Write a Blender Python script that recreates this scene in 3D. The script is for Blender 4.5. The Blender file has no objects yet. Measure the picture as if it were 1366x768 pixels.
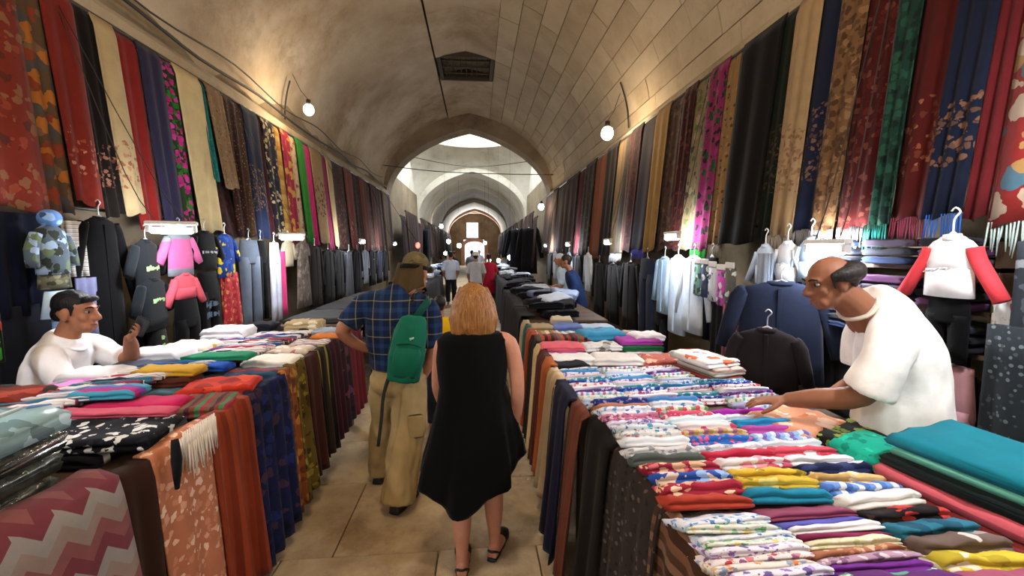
import bpy, math, random
from mathutils import Vector, Matrix, noise, Euler

S = bpy.context.scene
COL = S.collection
R_ = random.Random(7)

# ---------------------------------------------------------------- camera, sky, exposure
cam_d = bpy.data.cameras.new('camera'); cam_d.sensor_width = 36.0
cam_d.lens = 36.0 * 560.0 / 1366.0; cam_d.clip_start = 0.02; cam_d.clip_end = 400
cam = bpy.data.objects.new('camera', cam_d); COL.objects.link(cam)
cam.location = (0, 0, 1.75)
cam.rotation_euler = (math.radians(90) - math.atan(52/560), 0, -math.atan(46/560))
S.camera = cam
S.view_settings.view_transform = 'Standard'; S.view_settings.look = 'None'
S.view_settings.gamma = 1.0; S.view_settings.use_curve_mapping = False
S.view_settings.exposure = 0.08
W = bpy.data.worlds.new('sky'); S.world = W; W.use_nodes = True
W.node_tree.nodes['Background'].inputs[0].default_value = (0.86, 0.93, 1.0, 1)
W.node_tree.nodes['Background'].inputs[1].default_value = 1.9
LAMP_W = 1.0      # overall lamp level

# ---------------------------------------------------------------- small helpers
def lin(c):
    if isinstance(c, str):
        c = c.lstrip('#'); c = [int(c[i:i+2], 16)/255 for i in (0, 2, 4)]
        c = [x/12.92 if x <= .04045 else ((x+.055)/1.055)**2.4 for x in c]
    return (c[0], c[1], c[2], 1)

class MB:
    def __init__(s): s.v = []; s.f = []; s.uv = {}
    def add(s, vs, fs, uvs=None):
        b = len(s.v); s.v += [tuple(p) for p in vs]; s.f += [tuple(b+i for i in f) for f in fs]
        if uvs:
            for i, u in enumerate(uvs): s.uv[b+i] = u
        return s
    def box(s, c, d, rot=None):
        x, y, z = d[0]/2, d[1]/2, d[2]/2
        vs = [Vector(p) for p in ((-x,-y,-z),(x,-y,-z),(x,y,-z),(-x,y,-z),(-x,-y,z),(x,-y,z),(x,y,z),(-x,y,z))]
        if rot: vs = [rot @ p for p in vs]
        return s.add([p+Vector(c) for p in vs], [(0,3,2,1),(4,5,6,7),(0,1,5,4),(1,2,6,5),(2,3,7,6),(3,0,4,7)])
    def bev(s, c, d, b=.01, rot=None):
        """box with chamfered vertical and horizontal edges"""
        x, y, z = d[0]/2, d[1]/2, d[2]/2
        def ring(h, k): return [Vector(p) for p in ((-x+k+b,-y+k,h),(x-k-b,-y+k,h),(x-k,-y+k+b,h),(x-k,y-k-b,h),(x-k-b,y-k,h),(-x+k+b,y-k,h),(-x+k,y-k-b,h),(-x+k,-y+k+b,h))]
        rs = [ring(-z, b), ring(-z+b, 0), ring(z-b, 0), ring(z, b)]
        vs = [p for r in rs for p in r]
        if rot: vs = [rot @ p for p in vs]
        fs = [tuple(range(7, -1, -1)), tuple(range(24, 32))]
        for r in range(3):
            for i in range(8): j = (i+1) % 8; fs.append((r*8+i, r*8+j, r*8+8+j, r*8+8+i))
        return s.add([p+Vector(c) for p in vs], fs)
    def loft(s, pts, rad, n=10, side=None, cap=True, sub=0, pw=1.0):
        """tube along pts; rad = list of r or (rx, ry); side = direction of rx"""
        P = [Vector(p) for p in pts]; Rr = [(r, r) if not isinstance(r, (tuple, list)) else r for r in rad]
        if sub:
            NP, NR = [], []
            for i in range(len(P)-1):
                a, b, c, d = P[max(i-1, 0)], P[i], P[i+1], P[min(i+2, len(P)-1)]
                for k in range(sub):
                    t = k/sub
                    NP.append(.5*((2*b)+(c-a)*t+(2*a-5*b+4*c-d)*t*t+(3*b-a-3*c+d)*t**3))
                    q = t*t*(3-2*t); NR.append(tuple(Rr[i][j]*(1-q)+Rr[i+1][j]*q for j in (0, 1)))
            NP.append(P[-1]); NR.append(Rr[-1]); P, Rr = NP, NR
        vs = []
        sd = Vector(side) if side else None
        prev = None
        for i, p in enumerate(P):
            t = (P[min(i+1, len(P)-1)]-P[max(i-1, 0)])
            if t.length < 1e-9: t = Vector((0, 0, 1))
            t.normalize()
            a = sd if sd else (prev if prev else (Vector((1, 0, 0)) if abs(t.x) < .9 else Vector((0, 1, 0))))
            a = a - t*a.dot(t)
            if a.length < 1e-6: a = t.orthogonal()
            a.normalize(); prev = a; b = t.cross(a)
            for k in range(n):
                th = 2*math.pi*k/n; cx, sy = math.cos(th), math.sin(th)
                if pw != 1: cx = math.copysign(abs(cx)**pw, cx); sy = math.copysign(abs(sy)**pw, sy)
                vs.append(p + a*Rr[i][0]*cx + b*Rr[i][1]*sy)
        fs = []
        m = len(P)
        for i in range(m-1):
            for k in range(n): l = (k+1) % n; fs.append((i*n+k, i*n+l, i*n+n+l, i*n+n+k))
        if cap: fs += [tuple(range(n-1, -1, -1)), tuple(range((m-1)*n, m*n))]
        return s.add(vs, fs)
    def ell(s, c, r, M=None, nu=14, nv=9):
        vs = [Vector((0, 0, -r[2]))]
        for j in range(1, nv):
            ph = -math.pi/2+math.pi*j/nv
            for i in range(nu):
                th = 2*math.pi*i/nu; vs.append(Vector((r[0]*math.cos(ph)*math.cos(th), r[1]*math.cos(ph)*math.sin(th), r[2]*math.sin(ph))))
        vs.append(Vector((0, 0, r[2]))); T = len(vs)-1
        if M is not None: vs = [M @ p for p in vs]
        fs = []
        for i in range(nu):
            k = (i+1) % nu; fs.append((0, 1+k, 1+i)); fs.append((T, T-nu+i, T-nu+k))
            for j in range(nv-2): b = 1+j*nu; fs.append((b+i, b+k, b+nu+k, b+nu+i))
        return s.add([p+Vector(c) for p in vs], fs)
    def sheet(s, fn, nu, nv, t=.006, close=False):
        """double-sided cloth from fn(u,v); t = thickness"""
        G = [[Vector(fn(i/nu, j/nv)) for i in range(nu+1)] for j in range(nv+1)]
        vs, uvs, bk = [], [], []
        for j in range(nv+1):
            for i in range(nu+1):
                if close: du = G[j][(i+1) % nu]-G[j][(i-1) % nu]
                else: du = G[j][min(i+1, nu)]-G[j][max(i-1, 0)]
                dv = G[min(j+1, nv)][i]-G[max(j-1, 0)][i]
                n = du.cross(dv)
                n = n.normalized() if n.length > 1e-12 else Vector((0, 0, 1))
                vs.append(G[j][i]+n*t/2); bk.append(G[j][i]-n*t/2); uvs.append((i/nu, 1-j/nv))
        N = len(vs); w = nu+1; fs = []
        for j in range(nv):
            for i in range(nu):
                a, b, c, d = j*w+i, j*w+i+1, (j+1)*w+i+1, (j+1)*w+i
                fs.append((a, b, c, d)); fs.append((N+d, N+c, N+b, N+a))
        for i in range(nu):
            fs.append((i+1, i, N+i, N+i+1)); a = nv*w+i; fs.append((a, a+1, N+a+1, N+a))
        if not close:
            for j in range(nv):
                a, b = j*w, (j+1)*w; fs.append((a, b, N+b, N+a)); a, b = j*w+nu, (j+1)*w+nu; fs.append((b, a, N+a, N+b))
        return s.add(vs+bk, fs, uvs+uvs)
    def mesh(s, name, smooth=True):
        me = bpy.data.meshes.new(name); me.from_pydata(s.v, [], s.f)
        if s.uv:
            L = me.uv_layers.new(name='UVMap')
            for l in me.loops: L.data[l.index].uv = s.uv.get(l.vertex_index, (0, 0))
        if smooth: me.polygons.foreach_set('use_smooth', [True]*len(me.polygons))
        me.update(); return me
    def build(s, name, mat, parent=None, loc=None, rot=None, smooth=True):
        return put(name, s.mesh(name, smooth), mat, parent, loc, rot)

def put(name, me, mat, parent=None, loc=None, rot=None, scale=None):
    o = bpy.data.objects.new(name, me); COL.objects.link(o)
    if mat is not None:
        if not me.materials: me.materials.append(mat)
        elif me.materials[0] != mat:
            o.material_slots[0].link = 'OBJECT'; o.material_slots[0].material = mat
    if parent: o.parent = parent
    if loc is not None: o.location = loc
    if rot is not None: o.rotation_euler = rot
    if scale is not None: o.scale = scale
    return o
def tag(o, label, cat, group=None, kind=None):
    o['label'] = label
    if cat: o['category'] = cat
    if group: o['group'] = group
    if kind: o['kind'] = kind
    return o
def root(name, label, cat, loc=(0, 0, 0), rz=0, group=None):
    o = bpy.data.objects.new(name, None); COL.objects.link(o); o.empty_display_size = .1
    o.location = loc; o.rotation_euler = (0, 0, rz); return tag(o, label, cat, group)
def struct(o, label=None):
    o['kind'] = 'structure'
    if label: o['label'] = label
    return o

ORD = ['nearest', 'second', 'third', 'fourth', 'fifth', 'sixth', 'seventh', 'eighth', 'ninth', 'tenth', 'eleventh', 'twelfth', 'thirteenth', 'fourteenth', 'fifteenth',
       'sixteenth', 'seventeenth', 'eighteenth', 'nineteenth', 'twentieth', 'twenty-first', 'twenty-second', 'twenty-third', 'twenty-fourth', 'twenty-fifth', 'twenty-sixth', 'twenty-seventh', 'twenty-eighth', 'twenty-ninth', 'thirtieth']
def nth(i): return ORD[i] if i < len(ORD) else 'number %d' % (i+1)

# ---------------------------------------------------------------- materials
MC = {}
class NT:
    def __init__(s, name, rough=.9, sheen=0.0):
        s.m = bpy.data.materials.new(name); s.m.use_nodes = True; s.t = s.m.node_tree; s.b = s.t.nodes['Principled BSDF']
        s.b.inputs['Roughness'].default_value = rough; s.b.inputs['Specular IOR Level'].default_value = .25
        if sheen: s.b.inputs['Sheen Weight'].default_value = sheen
    def n(s, typ, **kw):
        nd = s.t.nodes.new(typ)
        for k, v in kw.items(): setattr(nd, k, v)
        return nd
    def l(s, a, b): s.t.links.new(a, b)
    def val(s, inp, v):
        if hasattr(v, 'is_output') or isinstance(v, bpy.types.NodeSocket): s.l(v, inp)
        else: inp.default_value = v
    def math(s, op, a, b=None, c=None):
        nd = s.n('ShaderNodeMath', operation=op); s.val(nd.inputs[0], a)
        if b is not None: s.val(nd.inputs[1], b)
        if c is not None: s.val(nd.inputs[2], c)
        return nd.outputs[0]
    def mix(s, f, a, b, blend='MIX'):
        nd = s.n('ShaderNodeMix', data_type='RGBA', blend_type=blend)
        s.val(nd.inputs['Factor'], f); s.val(nd.inputs['A'], a); s.val(nd.inputs['B'], b); return nd.outputs['Result']
    def ramp(s, f, stops, const=True):
        nd = s.n('ShaderNodeValToRGB'); cr = nd.color_ramp; cr.interpolation = 'CONSTANT' if const else 'LINEAR'
        while len(cr.elements) > 1: cr.elements.remove(cr.elements[-1])
        for i, (p, c) in enumerate(stops):
            e = cr.elements[0] if i == 0 else cr.elements.new(p)
            e.position = p; e.color = c
        s.l(f, nd.inputs[0]); return nd.outputs[0]
    def noise(s, vec, sc, det=3, rough=.6):
        nd = s.n('ShaderNodeTexNoise'); nd.inputs['Scale'].default_value = sc; nd.inputs['Detail'].default_value = det; nd.inputs['Roughness'].default_value = rough
        if vec is not None: s.l(vec, nd.inputs['Vector'])
        return nd.outputs['Fac']
    def bump(s, h, st=.3, dist=.01):
        nd = s.n('ShaderNodeBump'); nd.inputs['Strength'].default_value = st; nd.inputs['Distance'].default_value = dist
        s.l(h, nd.inputs['Height']); s.l(nd.outputs[0], s.b.inputs['Normal'])
    def coords(s, rnd=True):
        tc = s.n('ShaderNodeTexCoord'); s.uv = tc.outputs['UV']
        if not rnd: return tc.outputs['Object']
        oi = s.n('ShaderNodeObjectInfo'); ad = s.n('ShaderNodeVectorMath', operation='ADD')
        cb = s.n('ShaderNodeCombineXYZ'); k = s.math('MULTIPLY', oi.outputs['Random'], 37.0)
        for i in range(3): s.l(k, cb.inputs[i])
        s.l(tc.outputs['Object'], ad.inputs[0]); s.l(cb.outputs[0], ad.inputs[1]); return ad.outputs[0]

def flowers(N, co, base, cols, sc, thr=.42, dist=1.1):
    """print of irregular blobs: cells of a voronoi take the colours in cols"""
    nz = N.n('ShaderNodeTexNoise'); nz.inputs['Scale'].default_value = sc*1.3; N.l(co, nz.inputs['Vector'])
    ad = N.n('ShaderNodeVectorMath', operation='MULTIPLY_ADD'); N.l(nz.outputs['Color'], ad.inputs[0]); ad.inputs[1].default_value = (dist/sc,)*3; N.l(co, ad.inputs[2])
    vo = N.n('ShaderNodeTexVoronoi'); vo.inputs['Scale'].default_value = sc; N.l(ad.outputs[0], vo.inputs['Vector'])
    sp = N.n('ShaderNodeSeparateColor'); N.l(vo.outputs['Color'], sp.inputs[0])
    k = len(cols); pick = N.ramp(sp.outputs[0], [(i/k, lin(c)) for i, c in enumerate(cols)])
    f = N.math('LESS_THAN', vo.outputs['Distance'], thr)
    return N.mix(f, base, pick)

def fab(kind, cols, sc=14.0, axis='x', hem=.3, thr=.42, rough=.9):
    """fabric: plain, floral, stripe, plaid, chevron, hem, speck"""
    key = (kind, tuple(cols), sc, axis, hem, thr, rough)
    if key in MC: return MC[key]
    N = NT('fabric_%s_%d' % (kind, len(MC)), rough, .04)
    N.b.inputs['Specular IOR Level'].default_value = .08
    co = N.coords(kind not in ('chevron', 'plaid')); base = lin(cols[0])
    if kind == 'plain': c = None
    elif kind == 'floral': c = flowers(N, co, base, cols[1:], sc, thr)
    elif kind == 'speck': c = flowers(N, co, base, cols[1:], sc, .3, .2)
    elif kind in ('stripe', 'chevron'):
        sx = N.n('ShaderNodeSeparateXYZ'); N.l(co, sx.inputs[0])
        v = sx.outputs['xyz'.index(axis)]
        if kind == 'chevron':
            q = N.math('PINGPONG', N.math('MULTIPLY', sx.outputs[0], 1.0), .055)
            v = N.math('ADD', sx.outputs[2], N.math('MULTIPLY', q, 1.0))
        w = N.math('FRACT', N.math('MULTIPLY', v, sc))
        k = len(cols); c = N.ramp(w, [(i/k, lin(x)) for i, x in enumerate(cols)])
    elif kind == 'plaid':
        sx = N.n('ShaderNodeSeparateXYZ'); N.l(co, sx.inputs[0])
        a = N.math('FRACT', N.math('MULTIPLY', sx.outputs[0], sc)); b = N.math('FRACT', N.math('MULTIPLY', sx.outputs[2], sc))
        c1 = N.ramp(a, [(0, lin(cols[0])), (.3, lin(cols[1])), (.55, lin(cols[0])), (.9, lin(cols[2])), (.95, lin(cols[0]))])
        c2 = N.ramp(b, [(0, lin(cols[0])), (.3, lin(cols[1])), (.55, lin(cols[0])), (.9, lin(cols[2])), (.95, lin(cols[0]))])
        c = N.mix(.5, c1, c2)
    elif kind == 'hem':
        su = N.n('ShaderNodeSeparateXYZ'); N.l(N.uv, su.inputs[0])
        fl = flowers(N, co, base, cols[1:], sc, thr)
        nz = N.noise(co, 6)
        h = N.math('LESS_THAN', su.outputs[1], N.math('ADD', N.math('MULTIPLY', nz, .25), hem-.12))
        lo = N.math('GREATER_THAN', su.outputs[1], hem*.42)
        c = N.mix(N.math('MULTIPLY', h, lo), base, fl)
    f = N.noise(co, 9, 4)
    tone = N.ramp(f, [(.3, (.86, .86, .86, 1)), (.7, (1.04, 1.04, 1.04, 1))], False)
    N.l(N.mix(1.0, c if c is not None else base, tone, 'MULTIPLY'), N.b.inputs['Base Color'])
    N.bump(N.noise(co, 26, 4), .25, .006)
    MC[key] = N.m; return N.m
def plain(c, rough=.9): return fab('plain', (c,), rough=rough)
def simple(name, c, rough=.5, metal=0, spec=.4):
    if name in MC: return MC[name]
    N = NT(name, rough); N.b.inputs['Metallic'].default_value = metal; N.b.inputs['Specular IOR Level'].default_value = spec
    co = N.coords(False); f = N.noise(co, 25, 2)
    N.l(N.mix(N.math('MULTIPLY', f, .35), lin(c), (*[x*.55 for x in lin(c)[:3]], 1)), N.b.inputs['Base Color'])
    MC[name] = N.m; return N.m
def glow(name, c, st):
    if name in MC: return MC[name]
    N = NT(name); N.b.inputs['Emission Color'].default_value = lin(c); N.b.inputs['Emission Strength'].default_value = st
    N.b.inputs['Base Color'].default_value = (.8, .8, .8, 1); MC[name] = N.m; return N.m
def stone(name, c1, c2, c3, sc=1.2, bump=.4, rnd=False):
    if name in MC: return MC[name]
    N = NT(name, .92); co = N.coords(rnd)
    a = N.noise(co, sc, 6, .65); b = N.noise(co, sc*5, 5, .7); d = N.noise(co, sc*.35, 3)
    c = N.ramp(a, [(.3, lin(c2)), (.5, lin(c1)), (.72, lin(c3))], False)
    st_ = N.noise(co, sc*2.1, 7, .75)
    c = N.mix(N.ramp(st_, [(.52, (0, 0, 0, 1)), (.68, (.55, .55, .55, 1))], False), c, (*[x*.55 for x in lin(c2)[:3]], 1))
    c = N.mix(N.math('MULTIPLY', b, .55), c, lin(c2))
    c = N.mix(N.ramp(d, [(.42, (0, 0, 0, 1)), (.62, (.5, .5, .5, 1))], False), c, lin(c3))
    oi = N.n('ShaderNodeObjectInfo')
    if rnd: c = N.mix(N.math('MULTIPLY', oi.outputs['Random'], .35), c, lin(c2))
    N.l(c, N.b.inputs['Base Color']); N.bump(b, bump, .03); MC[name] = N.m; return N.m
def skin(name, c, c2):
    if name in MC: return MC[name]
    N = NT(name, .55); co = N.coords(False); N.b.inputs['Subsurface Weight'].default_value = .08
    N.b.inputs['Subsurface Radius'].default_value = (.02, .008, .005)
    N.l(N.mix(N.noise(co, 18, 3), lin(c), lin(c2)), N.b.inputs['Base Color']); MC[name] = N.m; return N.m
# ================================================================ THE HALL
CX, A = -.23, 2.73          # centre line and half width
Z0, RISE = 3.62, 2.46       # springing of the vault and its rise
YB, Y1 = -8.0, 14.0         # rear mouth of the hall, first cross arch
def prof(t, a=A, rise=RISE, z0=Z0, off=0.0, k=.32):
    """pointed vault section; t from -1 (left foot) over 0 (crown) to 1 (right foot)"""
    s = 1 if t >= 0 else -1; u = 1-abs(t)
    R = 1+k; pm = math.acos(k/R); ph = pm*u
    x = (-k+R*math.cos(ph))*(a+off); z = R*math.sin(ph)/(R*math.sin(pm))*(rise+off)
    return CX+s*x, z0+z

ms_vault = stone('vault_limestone', '#a4967e', '#887a64', '#b8ab94', 1.1, .45, True)
ms_plaster = stone('vault_plaster', '#9c8b72', '#74634c', '#bcb09c', .9, .6)
ms_mortar = stone('vault_mortar', '#6f624c', '#5b503e', '#7e705a', 3, .3)
ms_corn = stone('cornice_stone', '#94876f', '#776a54', '#a89c86', 2, .35)
ms_wall = stone('wall_stone', '#7a6b54', '#5d5140', '#8a7c66', 1.5, .4)
ms_pale = stone('pale_limestone', '#b7b1a2', '#98917f', '#c7c2b6', .8, .35)
ms_floor = stone('floor_stone', '#ab987c', '#7c6850', '#c8b898', 3.4, .3, True)
ms_bed = stone('floor_bed', '#6a5a46', '#564838', '#786850', 3, .2)
ms_brick = stone('portal_stone', '#b58a76', '#94695a', '#c29d8c', 2, .3)

# floor
struct(MB().box((CX, 23, -.06), (7, 66, .06)).build('floor', ms_bed, smooth=False), 'worn limestone paving of the market aisle')
fl = bpy.data.objects['floor']
rr = random.Random(3); y = -1.2; row = 0
while y < 17:
    d = rr.uniform(.55, .8); x = -1.9 - (.35 if row % 2 else 0)
    while x < 1.3:
        w = rr.uniform(.55, .95); h = .05+rr.uniform(-.004, .004)
        MB().bev((x+w/2, y+d/2, -.03+h/2-.025), (w-.007, d-.007, h), .005, Matrix.Rotation(rr.uniform(-.006, .006), 3, 'X')).build('floor_slab', ms_floor, fl, smooth=False)
        x += w
    y += d; row += 1
MB().box((CX, 31.5, -.03), (5.4, 29, .05)).build('far_paving', ms_floor, fl, smooth=False)

# side walls
for s, nm in ((-1, 'wall_left'), (1, 'wall_right')):
    struct(MB().box((CX+s*(A+.22), (YB+46)/2, 2.2), (.4, 46-YB, 4.4)).build(nm, ms_wall, smooth=False), 'stone side wall behind the hung textiles')
    # cornice ledge under the vault
    m = MB()
    pr = [(0, 3.42), (.07, 3.44), (.10, 3.50), (.10, 3.60), (.03, 3.66), (0, 3.70), (-.15, 3.70), (-.15, 3.42)]
    x0 = CX+s*A
    vs = [(x0-s*p, yy, z) for yy in (YB, Y1) for p, z in pr]; k = len(pr)
    m.add(vs, [tuple(range(k)), tuple(range(2*k-1, k-1, -1))]+[(i, (i+1) % k, (i+1) % k+k, i+k) for i in range(k)])
    struct(m.build('trim_%d' % (1 if s < 0 else 2), ms_corn, smooth=False), 'stone cornice ledge at the foot of the vault')

# vault: left flank plastered, right flank of coursed blocks, flat keystone band at the crown
TB = .145   # half extent of the crown band in t
def strip(t0, t1, ya, yb, nt, ny, off, wob=0.0):
    m = MB(); G = []
    for j in range(ny+1):
        for i in range(nt+1):
            t = t0+(t1-t0)*i/nt; yy = ya+(yb-ya)*j/ny
            x, z = prof(t, off=off); 
            if wob:
                w = noise.noise((x*.9, yy*.9, z*.9))*wob+noise.noise((x*3, yy*3, z*3))*wob*.4; x, z = prof(t, off=off+w)
            G.append((x, yy, z))
    w = nt+1
    m.add(G, [(j*w+i, (j+1)*w+i, (j+1)*w+i+1, j*w+i+1) for j in range(ny) for i in range(nt)])
    return m
ceil = struct(strip(-1, 1, YB, Y1, 40, 4, .16).build('ceiling', ms_mortar), 'pointed barrel vault over the market')
strip(-1, -TB-.008, YB, Y1, 28, 90, .03, .05).build('plaster_flank', ms_plaster, ceil)
def block(t0, t1, ya, yb, off, th, mat, name, nt=3):
    m = MB(); vs = []
    for yy in (ya, yb):
        for i in range(nt+1):
            x, z = prof(t0+(t1-t0)*i/nt, off=off); vs.append((x, yy, z))
        for i in range(nt, -1, -1):
            x, z = prof(t0+(t1-t0)*i/nt, off=off+th); vs.append((x, yy, z))
    k = 2*(nt+1)
    m.add(vs, [tuple(range(k)), tuple(range(2*k-1, k-1, -1))]+[(i, i+k, (i+1) % k+k, (i+1) % k) for i in range(k)])
    return m.build(name, mat, ceil, smooth=False)
rb = random.Random(11); NCO = 10
for c in range(NCO):
    t0 = TB+(1-TB)*c/NCO; t1 = TB+(1-TB)*(c+1)/NCO; yy = -1.0-rb.random()*.6
    while yy < Y1-.01:
        L = min(rb.uniform(.75, 1.25), Y1-yy)
        if Y1-yy-L < .3: L = Y1-yy
        block(t0+.0014, t1-.0014, yy+.004, yy+L-.004, .012+rb.uniform(-.008, .008), .13, ms_vault, 'vault_block')
        yy += L
strip(TB, 1, YB, -1.0, 14, 6, .02).build('rear_flank', ms_vault, ceil)
VY0, VY1 = 9.75, 11.05     # the vent in the crown
yy = YB
while yy < Y1-.01:
    L = 1.6
    if yy < VY0 < yy+L+.4: L = VY0-yy
    if abs(yy-VY0) < .01: yy = VY1; continue
    L = min(L, Y1-yy)
    block(-TB, TB, yy+.006, yy+L-.006, .0+rb.uniform(-.006, .004), .15, ms_plaster, 'crown_slab', 6)
    yy += L
v = root('ceiling_vent', 'dark grated vent in the crown of the vault', 'vent', (CX, (VY0+VY1)/2, 5.99))
m_dark = simple('shaft_shade', '#15120f', .9); m_rust = simple('rusty_iron', '#3d3226', .7, .4)
MB().box((0, 0, .4), (1.3, 1.5, .05)).build('shaft_back', m_dark, v, smooth=False)  # near-black colour stands for the shade inside the open shaft
f = MB()
for sx in (-1, 1): f.box((sx*.6, 0, .12), (.08, 1.34, .3))
for sy in (-1, 1): f.box((0, sy*.64, .12), (1.2, .06, .3))
f.build('frame', m_rust, v, smooth=False)
for i in range(9): MB().box((-.5+i*.125, 0, .06), (.022, 1.26, .03)).build('bar', m_rust, v, smooth=False)
for i in range(3): MB().box((0, -.35+i*.35, .03), (1.16, .03, .03)).build('cross_bar', m_rust, v, smooth=False)

# cross arches and the farther bays
def cross_arch(ya, yb, name, mat, ri=2.24, zo=3.38, ai=A-.04, top=RISE+.5):
    m = MB(); n = 32; vs = []
    def ring(y):
        r = []
        for i in range(n+1):
            t = -1+2*i/n; r.append(prof(t, ai, ri, zo, 0, .62))
        o = []
        for i in range(n+1):
            t = -1+2*i/n; x, z = prof(t, A+.25, top, Z0-.2); o.append((x, z))
        return [(CX-ai, 0)]+r+[(CX+ai, 0)], [(CX-A-.25, 0)]+o+[(CX+A+.25, 0)]
    i0, o0 = ring(ya); k = len(i0)
    vs = [(x, ya, z) for x, z in i0]+[(x, ya, z) for x, z in o0]+[(x, yb, z) for x, z in i0]+[(x, yb, z) for x, z in o0]
    fs = []
    for i in range(k-1):
        fs += [(i, k+i, k+i+1, i+1), (2*k+i+1, 3*k+i+1, 3*k+i, 2*k+i), (i, i+1, 2*k+i+1, 2*k+i)]
    m.add(vs, fs); return struct(m.build(name, mat, smooth=False), 'pointed stone cross arch of the hall')
cross_arch(14.0, 14.7, 'trim_3', stone('arch_stone_shaded', '#7a6a54', '#5e5040', '#8c7c66', 1.6, .4))  # darker stone colour stands for the shade on the face of this arch
cross_arch(21.6, 22.3, 'trim_4', ms_pale)
cross_arch(27.0, 27.6, 'trim_5', ms_pale)
cross_arch(35.5, 36.1, 'trim_6', ms_pale)
cross_arch(44.0, 44.6, 'trim_7', ms_brick)
# domed bay between the first two arches
m = MB(); n = 36; vs = []; b = 3.5; yc = 18.15; Rr = math.hypot(A+.1, b); RING = 2.45
for j in range(n+1):
    for i in range(n+1):
        x = -(A+.1)+2*(A+.1)*i/n; yy = -b+2*b*j/n
        vs.append((CX+x, yc+yy, 3.3+.86*math.sqrt(max(Rr*Rr-x*x-yy*yy, 0))))
keep = []
for j in range(n):
    for i in range(n):
        x = -(A+.1)+2*(A+.1)*(i+.5)/n; yy = -b+2*b*(j+.5)/n
        if math.hypot(x, yy) > RING: keep.append((j*(n+1)+i, (j+1)*(n+1)+i, (j+1)*(n+1)+i+1, j*(n+1)+i+1))
m.add(vs, keep); bay = struct(m.build('ceiling_far_bay', ms_pale), 'pale pendentives and dome beyond the first arch')
zr = 3.3+.86*math.sqrt(Rr*Rr-RING*RING)
m = MB(); nu = 40; vs = []; pr = [(RING+.25, zr-.02), (RING-.08, zr-.02), (RING-.08, zr+.12), (RING, zr+.14)]+[(RING*math.cos(a), zr+.14+1.5*math.sin(a)) for a in [math.radians(8*k) for k in range(1, 10)]]
for r, z in pr:
    for i in range(nu): th = 2*math.pi*i/nu; vs.append((CX+r*math.cos(th), yc+r*math.sin(th), z))
m.add(vs, [(j*nu+i, j*nu+(i+1) % nu, (j+1)*nu+(i+1) % nu, (j+1)*nu+i) for j in range(len(pr)-1) for i in range(nu)])
m.build('dome', ms_pale, bay)
for s in (-1, 1):
    m = MB(); m.box((CX+s*(A+.3), yc, 5.4), (.4, 7, 2.4)); struct(m.build('wall_far_%s' % ('left' if s < 0 else 'right'), ms_pale, smooth=False), 'pale lunette wall of the domed bay')
def far_vault(ya, yb, nm):
    m = MB(); n = 32; vs = [(*prof(-1+2*i/n, A, RISE, 3.4)[:1], yy, prof(-1+2*i/n, A, RISE, 3.4)[1]) for yy in (ya, yb) for i in range(n+1)]
    m.add(vs, [(i, i+n+1, i+n+2, i+1) for i in range(n)]); struct(m.build(nm, ms_pale), 'far pale barrel vault')
far_vault(22.3, 44.0, 'ceiling_far_vault')
# end wall with window and doorway
m = MB()
YE = 46.0
def panel(x0, x1, z0, z1): m.box(((x0+x1)/2, YE, (z0+z1)/2), (x1-x0, .5, z1-z0))
panel(-3.4, -1.5, 0, 6.5); panel(.9, 3.0, 0, 6.5); panel(-1.5, .9, 2.75, 2.95); panel(-1.5, -1.15, 2.95, 6.5); panel(.1, .9, 2.95, 6.5); panel(-1.15, .1, 4.6, 6.5)
struct(m.build('wall_end', ms_wall, smooth=False), 'end wall of the hall with window and doorway')
MB().box((CX, 45.3, 5.9), (6.4, 1.4, .8)).build('lintel', ms_wall, bpy.data.objects['wall_end'], smooth=False)
w = MB(); w.box((-.525, YE, 3.78), (.05, .08, 1.64)); w.box((-.525, YE, 3.78), (1.25, .08, .05))
struct(w.build('window_1', simple('white_paint', '#d8d8d2', .5), smooth=False), 'bright arched window high in the end wall')
m = MB(); n = 16; vs = []
for yy in (YE-.4, YE-.24):
    for rx, rz in ((1.05, .5), (1.45, .85)):
        for i in range(n+1): th = math.pi*i/n; vs.append((-.3+rx*math.cos(th), yy, 2.05+rz*math.sin(th)))
k = n+1; fs = []
for i in range(n): fs += [(i, i+1, k+i+1, k+i), (2*k+i, 3*k+i, 3*k+i+1, 2*k+i+1), (i, 2*k+i, 2*k+i+1, i+1), (k+i, k+i+1, 3*k+i+1, 3*k+i)]
m.add(vs, fs)
for s in (-1, 1): m.box((-.3+s*1.25, YE-.32, 1.0), (.4, .16, 2.1))
struct(m.build('door_1', ms_brick, smooth=False), 'pink stone arched doorway at the far end')
struct(MB().box((0, 60, -.1), (30, 27, .06)).build('floor_outside', stone('street_stone', '#c8c0b0', '#b0a898', '#d8d0c0'), smooth=False), 'sunlit street beyond the far doorway')

# daylight: the open lantern on the dome
ld = bpy.data.lights.new('dome_daylight', 'AREA'); ld.shape = 'DISK'; ld.size = 2.0; ld.energy = 1500; ld.color = (.86, .93, 1)
lo = bpy.data.objects.new('dome_daylight', ld); COL.objects.link(lo); lo.location = (CX, yc, zr+1.62)
ld = bpy.data.lights.new('window_daylight', 'AREA'); ld.shape = 'RECTANGLE'; ld.size = 1.2; ld.size_y = 1.6; ld.energy = 500; ld.color = (.95, .97, 1)
lo = bpy.data.objects.new('window_daylight', ld); COL.objects.link(lo); lo.location = (-.525, YE-.3, 3.78); lo.rotation_euler = (math.radians(90), 0, math.pi)
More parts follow.
